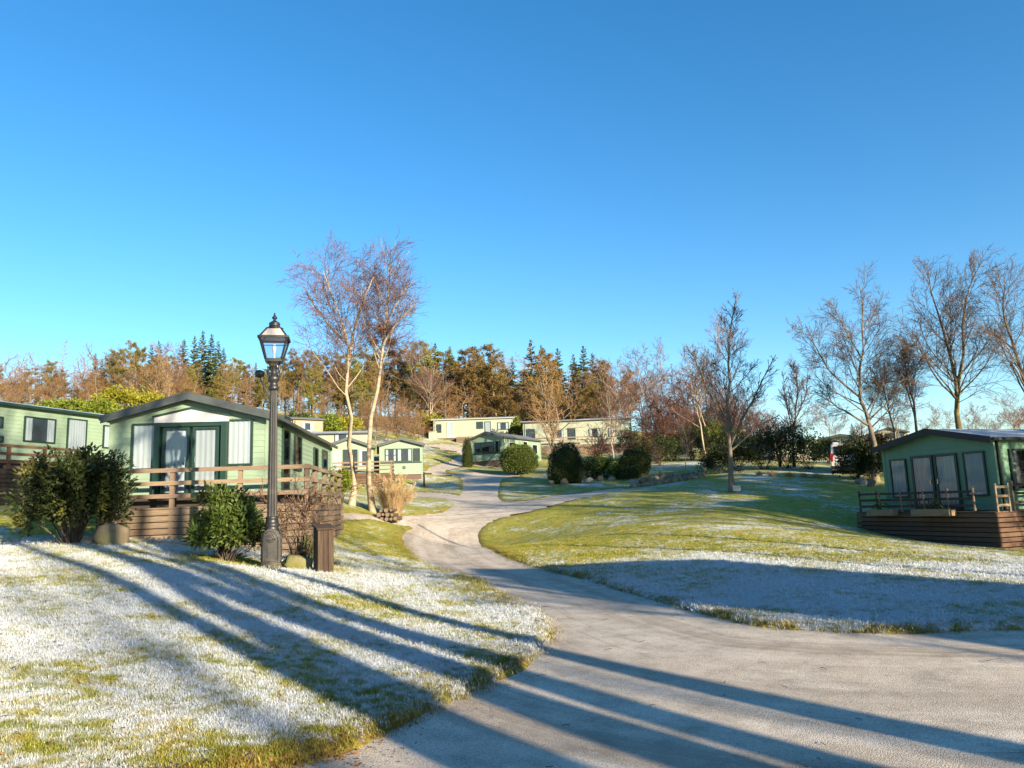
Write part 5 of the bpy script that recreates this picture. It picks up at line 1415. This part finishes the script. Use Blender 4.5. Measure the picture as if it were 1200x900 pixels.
for px, t, Y in ((442, 478, 74), (456, 470, 76), (470, 476, 75), (484, 482, 78), (430, 474, 78), (494, 486, 82)):
    wood_tree("brown", px, t, Y, 1.6, "low bare brown tree on the slope left of the highest caravan", "low bare trees left of the highest caravan", "thicket_tree")
# trees behind the viewer; their long shadows cross the lane and the lawns
def shadow_tree(i, px, py, dist, kind, h, wide):
    q = G(px, py); b = q[:2] - SHADOW * dist
    k = kind if isinstance(kind, tuple) else KINDS[kind][i % len(KINDS[kind])]
    tree_obj("roadside_tree", (b[0], b[1], ground(*b) - 0.1), i * 1.7, "tall bare tree beside the lane behind the viewer", "tree", "trees along the lane behind the viewer", k[0], k[1], scale=(wide, wide, h))
POLE = [dict(K=7, t0=0.58, t1=0.98, a0=.5, a1=1.0, ratio=.26, shape=lambda t: 1.15 - .7 * t, wig=.14, up=.08),
        dict(K=5, t0=0.2, t1=1.0, a0=.4, a1=.9, ratio=.45, shape=lambda t: 1.1 - .5 * t, wig=.18, up=.05),
        dict(K=4, t0=0.2, t1=1.0, a0=.4, a1=.9, ratio=.5, shape=lambda t: 1.1 - .5 * t, wig=.18, up=.0)]
KINDS["pole"] = [unit_tree(240 + i, POLE, 0.0009, 0.02, .012, "dark_bark", "grey_twig") for i in range(3)]
for i, (px, py, dist, h, wide) in enumerate([(760, 790, 11, 18, 12), (760, 822, 13, 17, 15), (640, 862, 12, 18, 16), (560, 893, 12, 17, 14), (330, 745, 17, 18, 15), (250, 690, 19, 17, 11), (480, 718, 20, 18, 8), (690, 862, 14, 17, 19), (620, 893, 13, 18, 20), (860, 868, 12, 17, 11), (180, 665, 22, 18, 12)]):
    shadow_tree(i, px, py, dist, "pole", h, wide)
for i, (px, py, dist) in enumerate([(150, 730, 42), (330, 800, 44), (60, 690, 44), (520, 740, 46)]):
    q = G(px, py)[:2] - SHADOW * dist; k = KINDS["pole"][i % 3]
    tree_obj("roadside_tree", (q[0], q[1], ground(*q) - .1), i * 1.3, "wide bare tree far along the lane behind the viewer", "tree", "wide bare trees along the lane", k[0], k[1], scale=(13, 13, 15))
for i, (x, y, h) in enumerate([(21, 11.5, 12), (24.5, 12.5, 13), (17, -5.5, 14), (22, 15, 11)]):
    k = KINDS["brown"][i % 3]
    tree_obj("lawn_edge_tree", (x, y, ground(x, y) - .1), i * 1.9, "bare tree at the edge of the right lawn beside the lane", "tree", "bare trees at the edge of the right lawn", k[0], k[1], scale=(h, h, h))
for i, (x, y, h) in enumerate([(22, 12, 15), (27, 16, 16), (30, 22, 14), (36, 24, 16), (33, 31, 14), (40, 33, 15), (24, 19, 9)]):
    k = KINDS["pole" if i < 3 else "brown"][i % 3]
    tree_obj("lawn_side_tree", (x, y, ground(x, y) - .1), i * 2.1, "tall bare tree on the slope outside the right caravan", "tree", "trees outside the right caravan", k[0], k[1], scale=(h, h, h))
for i, (x, y, h) in enumerate([(26.5, 17.5, 17), (33.5, 19.5, 16), (40, 27, 9)]):  # spruces out of view, added to throw dense shade on lawn and far lane
    k = KINDS["spruce"][i % 3]
    tree_obj("spruce_tree", (x, y, ground(x, y) - .1), i * 2.1, "unseen dense spruce added to shade the far lane", "tree", "unseen spruces added for shade", k[0], k[1], scale=(h * 1.15, h * 1.15, h))
for i, (x, y, h) in enumerate([(28.5, 14.5, 18), (30.5, 17.5, 17), (34, 14.5, 20)]):  # broad pines out of view, added to shade the upper lane
    k = KINDS["pine"][i % 3]
    tree_obj("pine_tree", (x, y, ground(x, y) - .1), i * 2.1, "unseen tall pine added to shade the upper lane", "tree", "unseen pines added for shade", k[0], k[1], scale=(h * .95, h * .95, h))
for i, (px, py) in enumerate([(1190, 664), (1190, 677)]):  # poles out of view, added for two thin shadow lines on the lawn
    b = G(px, py)[:2] - SHADOW * (4.0 + i * 1.5)
    u_p = empty("shadow_pole", (b[0], b[1], ground(*b) - .1), 0, "slim unseen pole added to cast a thin shadow line", "pole", "unseen poles added for thin shadow lines")
    m = MB(); m.lathe([(.085, 0), (.075, 4), (.06, 8.0), (.03, 8.1)], 10); m.build("shaft", MATS["grey_bark"], u_p, smooth=True)
    m = MB(); m.lathe([(.1, 7.98), (.1, 8.04), (.02, 8.16)], 10); m.build("cap", MATS["black_iron"], u_p)
for i, (px, py, dist, kind, h, wide) in enumerate([] and [(760, 786, 17, "brown", 13, 26), (760, 818, 19, "brown", 12, 30), (660, 850, 16, "brown", 14, 30), (560, 880, 20, "pine", 13, 22), (330, 745, 24, "brown", 15, 30),
                                           (250, 690, 26, "pine", 13, 18), (700, 880, 13, "brown", 12, 24), (120, 680, 30, "brown", 14, 26), (480, 720, 30, "brown", 13, 22), (430, 800, 24, "brown", 14, 26)]):
    shadow_tree(i, px, py, dist, kind, h, wide)
# ---------------------------------------------------------------- shrubs
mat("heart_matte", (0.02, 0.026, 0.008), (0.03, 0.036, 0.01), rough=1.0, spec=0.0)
def blob_points(g, n, clumps, rx, ry, rz, inner=0.25, cr=0.28, flat_bottom=True):
    """leaf positions gathered in clumps on and inside an uneven ellipsoid; returns points, outward dirs, clump centres"""
    d = unit(g.normal(0, 1, (clumps, 3)))
    if flat_bottom: d[:, 2] = np.where(d[:, 2] < -0.45, -d[:, 2], d[:, 2])
    rad = g.uniform(inner, 1.0, clumps) ** 0.45 * (1 + 0.22 * np.sin(3 * d[:, 0] + 5 * d[:, 1] + g.uniform(0, 6)) + 0.12 * g.normal(0, 1, clumps))
    c = d * rad[:, None] * np.array([rx, ry, rz])
    k = g.integers(0, clumps, n)
    e = g.normal(0, 1, (n, 3)); e = unit(e) * (g.uniform(0, 1, (n, 1)) ** 0.5)
    s = cr * min(rx, ry, rz)
    pts = c[k] + e * s * g.uniform(.7, 1.3, clumps)[k][:, None]
    out = unit(unit(e) * 0.9 + unit(c[k]) * 0.6 + np.array([0, 0, 0.25]))
    return pts, out, c
def shrub(name, label, px, py, Y, rx, ry, rz, leaf, n, clumps, ln, wd, seed, lift=0.75, stems=18, group=None, cat="bush", inner=0.2, cr=0.28, stem_m="dark_bark", stem_r=0.02, jit=0.5):
    g = rng(seed); p = place(px, py, Y)
    o = empty(name, p, 0, label, cat, group)
    pts, out, c = blob_points(g, n, clumps, rx, ry, rz, inner, cr)
    off = np.array([0, 0, rz * lift])
    pts, c = pts + off, c + off
    keep_ = pts[:, 2] > 0.03
    V, Ft = leaf_quads(g, pts[keep_], out[keep_], ln, wd, jit)
    me = mesh_np("foliage", V, [Ft]); link("foliage", me, MATS[leaf], o)
    k = g.choice(len(c), min(stems, len(c)), replace=False)
    b = np.zeros((len(k), 3)); b[:, :2] = c[k, :2] * 0.12 + g.normal(0, .05, (len(k), 2))
    mid = b * .5 + c[k] * .5 + g.normal(0, .08, (len(k), 3)) * rx
    path = np.stack([b, b * .6 + mid * .4 + np.array([0, 0, .04]), mid, c[k]], 1)
    V, q = tubes(path, np.array([1, .8, .55, .3])[None] * stem_r * g.uniform(.7, 1.3, (len(k), 1)), 5)
    link("stems", mesh_np("stems", V, [q]), MATS[stem_m], o, smooth=True)
    return o
def clipped(name, label, px, py, Y, rx, ry, h, leaf, n, ln, wd, seed, power=2.2, group=None, ball=False):
    """topiary dome: dense leaves on a smooth clipped surface over a solid twiggy heart"""
    g = rng(seed); p = place(px, py, Y); o = empty(name, p, 0, label, "bush", group)
    d = unit(g.normal(0, 1, (n, 3))); d[:, 2] = np.where(d[:, 2] < -0.72, -d[:, 2], d[:, 2]) if ball else np.abs(d[:, 2]) - 0.12 * g.uniform(0, 1, n)
    d = unit(d); hz, cz = (h * .5, h * .5) if ball else (h * .86, h * .13)
    s = (np.abs(d) ** power).sum(1) ** (-1 / power)
    bump_ = 1 + 0.05 * np.sin(5 * d[:, 0] + seed) * np.sin(4 * d[:, 2] + 5 * d[:, 1]) + 0.03 * np.sin(13 * d[:, 0] + 11 * d[:, 2]) + 0.05 * g.normal(0, 1, n)
    pts = d * s[:, None] * bump_[:, None] * np.array([rx, ry, hz]) + np.array([0, 0, cz])
    V, Ft = leaf_quads(g, pts, d + np.array([0, 0, .3]), ln, wd, .55)
    link("foliage", mesh_np("foliage", V, [Ft]), MATS[leaf], o)
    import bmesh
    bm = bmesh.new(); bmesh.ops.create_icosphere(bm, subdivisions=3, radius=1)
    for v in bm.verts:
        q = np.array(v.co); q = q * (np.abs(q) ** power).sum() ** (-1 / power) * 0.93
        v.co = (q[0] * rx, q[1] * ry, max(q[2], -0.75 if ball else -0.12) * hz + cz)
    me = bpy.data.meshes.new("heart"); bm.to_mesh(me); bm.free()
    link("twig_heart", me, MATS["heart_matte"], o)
    m = MB(); m.lathe([(.14, -.05), (.1, .05), (.09, h * .2)], 8); m.build("stem", MATS["dark_bark"], o)
    return o
# foreground
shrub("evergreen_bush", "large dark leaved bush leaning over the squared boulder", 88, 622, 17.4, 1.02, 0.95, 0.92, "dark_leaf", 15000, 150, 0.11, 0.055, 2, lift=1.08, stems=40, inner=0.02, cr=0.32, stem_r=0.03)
shrub("rhododendron_bush", "glossy green rhododendron bush at the foot of the lamp post", 264, 663, 15.35, 0.74, 0.62, 0.66, "gloss_leaf", 9000, 170, 0.12, 0.045, 4, lift=0.98, stems=40, inner=0.02, cr=0.28, stem_r=0.018)
shrub("lime_shrub", "lime green leafy shrub beside the tall birch", 398, 598, 28.5, 0.48, 0.45, 0.62, "lime_leaf", 2600, 60, 0.10, 0.05, 6, lift=1.35)
# bare twiggy shrub between lamp post and box
def twiggy(name, label, px, py, Y, h, seed, n, spread, m="grey_twig", r=.014, cat="shrub", lv=None, group=None):
    g = rng(seed); p = place(px, py, Y); o = empty(name, p, 0, label, cat, group)
    a = g.uniform(0, 6.28, n); tlt = g.uniform(.15, 1.0, n) * spread
    st = []
    for i in range(n):
        L_ = h * g.uniform(.6, 1.05)
        dx, dy = math.cos(a[i]) * tlt[i] * L_, math.sin(a[i]) * tlt[i] * L_
        st.append(([(dx * .05, dy * .05, 0), (dx * .3 + g.normal(0, .03), dy * .3 + g.normal(0, .03), L_ * .4), (dx * .65 + g.normal(0, .05), dy * .65, L_ * .75), (dx, dy, L_ * g.uniform(.8, 1.0))], r * g.uniform(.6, 1.2), r * .25))
    lv = lv or [dict(K=7, t0=.3, t1=1., a0=.4, a1=1.1, ratio=.38, shape=lambda t: 1.1 - .5 * t, wig=.2, up=.04),
                dict(K=5, t0=.2, t1=1., a0=.4, a1=1.1, ratio=.5, shape=lambda t: 1.1 - .5 * t, wig=.22, up=.02),
                dict(K=3, t0=.2, t1=1., a0=.4, a1=1.1, ratio=.5, shape=lambda t: 1.1 - .5 * t, wig=.22, up=.02)]
    tr, cr, tips = bare_tree(seed, st, r, lv, twig=r * .28, flare=1.0, sides=(6, 4, 3, 3))
    link("stems", finish("stems", tr, m, True), None, o); link("twigs", finish("twigs", cr, m), None, o)
    return o, tips
tw, tips = twiggy("twiggy_shrub", "bare twiggy brown shrub between the lamp post and the wooden box", 350, 668, 15.7, 1.75, 9, 13, .55, "shrub_twig", .016)
g = rng(77); k = g.choice(len(tips), 260, replace=False)
V, Ft = leaf_quads(g, tips[k, -1], g.normal(0, 1, (260, 3)), .06, .03, .5); link("dead_leaves", mesh_np("dead_leaves", V, [Ft]), MATS["dead_leaf"], tw)
# arching dead sedge over the mossy rock
def blades_clump(name, label, px, py, Y, n, h, spread, wd, m, seed, droop=.8, cat="grass clump", plume=None, group=None, leanx=0):
    g = rng(seed); p = place(px, py, Y); o = empty(name, p, 0, label, cat, group)
    a = g.uniform(0, 6.28, n); L_ = h * g.uniform(.55, 1.1, n); t = g.uniform(.1, 1, n) * spread
    P = 6; s = np.linspace(0, 1, P)
    dx, dy = np.cos(a) * t + leanx, np.sin(a) * t
    bx, by = np.cos(a) * t * .25 * h + g.normal(0, .04, n), np.sin(a) * t * .25 * h + g.normal(0, .04, n)
    x = bx[:, None] + dx[:, None] * L_[:, None] * s ** 1.6; y = by[:, None] + dy[:, None] * L_[:, None] * s ** 1.6
    z = L_[:, None] * (s - droop * (np.abs(t) / spread)[:, None] * .55 * s ** 2.6)
    c = np.stack([x, y, z], 2)
    sd_ = np.stack([-np.sin(a), np.cos(a), np.zeros(n)], 1)[:, None, :] * (wd * (1 - .85 * s))[None, :, None]
    V = np.stack([c - sd_, c + sd_], 2).reshape(-1, 3)
    i = (np.arange(n)[:, None] * P + np.arange(P - 1)[None]) * 2
    q = np.stack([i, i + 1, i + 3, i + 2], -1).reshape(-1, 4)
    link("blades", mesh_np("blades", V, [q]), MATS[m], o)
    if plume:
        k = g.choice(n, plume, replace=False)
        for j in k:
            b = c[j, -1]; d = unit(c[j, -1] - c[j, -2]); mm = 46
            pts = b[None] + d[None] * g.uniform(-.05, .38, (mm, 1)) + g.normal(0, .022, (mm, 3))
            Vq, Fq_ = leaf_quads(g, pts, np.tile(d, (mm, 1)), .13, .02, .35)
            link("plume", mesh_np("plume", Vq, [Fq_]), MATS[m], o)
    return o
blades_clump("sedge_clump", "arching brown sedge drooping over the mossy rock", 352, 668, 15.35, 260, .95, .75, .006, "mid_straw" if "mid_straw" in MATS else "bark", 14, droop=1.3)
blades_clump("pampas_grass", "golden pampas grass clump with upright plumes beside the birches", 461, 600, 31.8, 3600, 1.6, .5, .014, "straw", 15, droop=.4, plume=60)
blades_clump("sedge_clump", "low green tuft of sedge beside the wooden box", 392, 655, 17.5, 120, .35, .8, .005, "hedge_leaf", 16, droop=1.2)
shrub("ivy_clump", "small dark leaved plant against the timber deck behind the wooden box", 362, 640, 17.0, .28, .22, .3, "gloss_leaf", 420, 25, .08, .04, 17, lift=1.0, stems=8)
# yellow and green bushes on the slope below the wood
for i, (px, py, Y, rx, h, lf, lab) in enumerate([
    (140, 494, 72, 2.4, 1.5, "yellow_leaf", "bright yellow rounded bush behind the sage caravan roof"), (170, 495, 74, 2.0, 1.3, "yellow_leaf", "smaller yellow bush beside the bright yellow bush"),
    (112, 494, 70, 2.0, .9, "lime_leaf", "yellow green low bush above the green caravan roof"), (80, 490, 70, 2.2, .9, "lime_leaf", "wide lime hedge bush above the green caravan roof"), (58, 486, 71, 1.8, .8, "lime_leaf", "lime bush at the end of the hedge above the green caravan"),
    (375, 505, 72, 2.0, 1.0, "lime_leaf", "lime bush behind the pale caravan roof"), (400, 503, 74, 1.8, 1.0, "yellow_leaf", "yellow bush under the pines behind the birches"), (352, 503, 74, 1.5, .9, "hedge_leaf", "green bush beside the tan cabin"),
    (500, 512, 90, 1.9, 1.3, "yellow_leaf", "yellow bush at the left end of the highest caravan"), (606, 518, 84, .9, 1.6, "lime_leaf", "narrow lime bush between the two long pale caravans"), (588, 520, 82, .9, .9, "hedge_leaf", "green bush below the right end of the highest caravan"),
    (418, 512, 62, 1.0, .8, "yellow_leaf", "small yellow shrub beside the birch trunk")]):
    shrub("yellow_bush" if "yellow" in lf else "green_bush", lab, px, py, Y, rx, 1.3, h, lf, 2600, 90, .22, .14, 200 + i, lift=.8, cr=.34, group="bushes on the slope")
# clipped bushes by the small green caravan
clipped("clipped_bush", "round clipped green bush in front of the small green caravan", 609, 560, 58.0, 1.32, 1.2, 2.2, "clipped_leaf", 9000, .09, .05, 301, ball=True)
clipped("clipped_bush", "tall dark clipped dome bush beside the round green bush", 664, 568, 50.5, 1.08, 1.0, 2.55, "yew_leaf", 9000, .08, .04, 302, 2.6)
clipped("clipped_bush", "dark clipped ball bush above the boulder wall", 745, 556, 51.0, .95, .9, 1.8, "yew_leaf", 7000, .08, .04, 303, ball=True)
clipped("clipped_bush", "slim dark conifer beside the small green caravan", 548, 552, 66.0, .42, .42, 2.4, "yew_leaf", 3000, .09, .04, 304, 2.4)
for i, (px, py, Y, rx, rz, lf, lab) in enumerate([
    (692, 561, 52, .8, .75, "hedge_leaf", "leafy green shrub right of the tall clipped dome"), (708, 560, 52.5, .8, .7, "lime_leaf", "bright green shrub among the clipped bushes"), (724, 560, 51, .7, .55, "gloss_leaf", "low glossy shrub beside the dark ball bush"), (738, 560, 50, .6, .4, "hedge_leaf", "small green shrub in front of the dark ball bush"),
    (842, 558, 47, 1.0, .85, "dark_leaf", "dark shrub behind the young bare tree"), (868, 557, 47.5, 1.3, .9, "dark_leaf", "wide dark hedge shrub right of the young bare tree"), (896, 557, 48, 1.3, 1.35, "dark_leaf", "tall dark shrub in front of the half hidden caravan"), (925, 557, 48.5, 1.4, 1.5, "yew_leaf", "tallest dark evergreen shrub in the right shrubbery"),
    (950, 557, 48, 1.2, 1.2, "hedge_leaf", "green shrub with gaps beside the tallest dark evergreen"), (1004, 562, 41, .95, 1.15, "dark_leaf", "dark shrub covering the side of the white van"), (1022, 562, 40.5, .8, .9, "dark_leaf", "dark low shrub at the foot of the wide bare tree"), (832, 520, 68, 1.8, 2.0, "hedge_leaf", "big green evergreen behind the boulder wall"), (812, 535, 66, 1.4, 1.5, "hedge_leaf", "green evergreen left of the big evergreen"), (848, 540, 64, 1.3, 1.7, "lime_leaf", "olive bush beside the big green evergreen"),
    (738, 530, 70, 1.2, 1.6, "hedge_leaf", "green bush at the right end of the long pale caravan")]):
    shrub("dark_shrub" if "dark" in lab else "green_shrub", lab, px, py, Y, rx, .9, rz, lf, 3400, 100, .13, .07, 320 + i, lift=.85, cr=.32, group="shrubs in the garden beds")
twiggy("red_shrub", "purple red bare shrub in front of the long pale caravan", 700, 556, 55, 3.4, 401, 14, .5, "red_twig", .03, group="bare shrubs in the beds")
twiggy("red_shrub", "reddish twiggy shrub among the right hand evergreens", 915, 556, 50, 3.4, 402, 12, .4, "red_twig", .03, group="bare shrubs in the beds")
twiggy("red_shrub", "reddish bare shrub above the dark van side shrubs", 1012, 560, 46, 2.8, 403, 12, .5, "red_twig", .03, group="bare shrubs in the beds")
for i, (px, py, Y) in enumerate([(905, 561, 43.5), (925, 562, 43), (942, 562, 42.5), (890, 561, 44), (958, 563, 42)]):
    blades_clump("dry_grass", "low dry orange grass along the foot of the dark shrubs", px, py, Y, 260, .42, 1.1, .012, "straw", 420 + i, droop=1.1, group="dry grass at the foot of the shrubs")
for i, (px, py, Y, rx, rz, lf, lab) in enumerate([(770, 548, 62, 1.4, 1.1, "dark_leaf", "dark undergrowth bush under the reddish trees"), (790, 546, 66, 1.6, 1.2, "hedge_leaf", "green undergrowth bush under the reddish trees"), (860, 545, 62, 1.5, 1.4, "dark_leaf", "dark undergrowth bush behind the young bare tree"), (972, 552, 55, 1.0, .9, "dark_leaf", "dark bush left of the white van"), (1036, 552, 46, 1.2, 1.1, "dark_leaf", "dark bush behind the wide bare tree"), (1062, 548, 48, 1.3, 1.0, "hedge_leaf", "green bush behind the left eave of the deck caravan")]):
    shrub("undergrowth_bush", lab, px, py, Y, rx, 1.0, rz, lf, 3000, 90, .15, .08, 350 + i, lift=.85, cr=.32, group="shrubs in the garden beds")
# planter greenery on the tall deck
for (a, b, sd_, lab) in ((-1.75, -0.75, 5, "small evergreen plant in the shorter planter box"), (0.0, 1.35, 6, "low leafy plants in the longer planter box")):
    q = oR + ax * (a + b) / 2 + ay * (-1.16)
    g = rng(sd_); o = empty("potted_plant", (q[0], q[1], zR + fR + 0.03), aR, lab, "plant", "plants in the deck planters")
    pts, out, c = blob_points(g, 260, 20, (b - a) * .3, .12, .16)
    V, Ft = leaf_quads(g, pts + np.array([0, 0, .1]), out, .06, .025, .5); link("foliage", mesh_np("foliage", V, [Ft]), MATS["hedge_leaf"], o)

# ---------------------------------------------------------------- fallen leaves and grit
def litter(name, label, n, seed, test, size, m, r0, r1):
    g = rng(seed); x, y = scatter(n, seed, r0, r1, -38, 38); sd = road_sd(x, y); k = test(sd, g.uniform(0, 1, n)); x, y, sd = x[k], y[k], sd[k]
    z = np.where(sd < 0, H(x, y) + .006, turf_z(x, y, sd) + .018)
    pts = np.stack([x, y, z], 1); d = g.normal(0, 1, (len(x), 3)); d[:, 2] *= .25
    V, Ft = leaf_quads(g, pts, d, size, size * .6, .1, .3)
    V[:, 2] = np.maximum(V[:, 2], np.repeat(z, 4) - .003)
    tag(link(name, mesh_np(name, V, [Ft]), MATS[m]), label, "leaves", kind="stuff")
litter("leaf_litter", "brown fallen leaves caught along the lawn edges", 30000, 61, lambda sd, u: (sd > -.12) & (u < np.exp(-np.abs(sd) / .22) * .5), .035, "dead_leaf", 3.5, 26)
litter("fallen_leaves", "scattered brown leaves and twigs on the lane and frosty lawn", 3200, 62, lambda sd, u: (u < np.where(sd < 0, .35, .16)), .035, "dead_leaf", 3.5, 22)
litter("road_grit", "dark grit and crumbs scattered over the lane", 16000, 63, lambda sd, u: (sd < -.03) & (u < .12 + .8 * np.exp(-np.abs(sd) / .35)), .014, "compost", 3.5, 20)
def twigs():
    g = rng(71); n = 70; x, y = scatter(n, 71, 4, 16, -36, 36); sd = road_sd(x, y)
    z = np.where(sd < 0, H(x, y) + .008, turf_z(x, y, sd) + .02)
    a = g.uniform(0, 6.28, n); L_ = g.uniform(.03, .15, n)
    p0 = np.stack([x, y, z], 1); d = np.stack([np.cos(a), np.sin(a), np.zeros(n)], 1) * L_[:, None]
    path = np.stack([p0, p0 + d * .5 + np.stack([g.normal(0, .012, n), g.normal(0, .012, n), np.full(n, .006)], 1), p0 + d], 1)
    V, q = tubes(path, np.full((n, 3), .0022), 4)
    tag(link("fallen_twigs", mesh_np("fallen_twigs", V, [q]), MATS["dark_bark"]), "thin fallen twigs on the lane and lawn", "twigs", kind="stuff")
twigs()
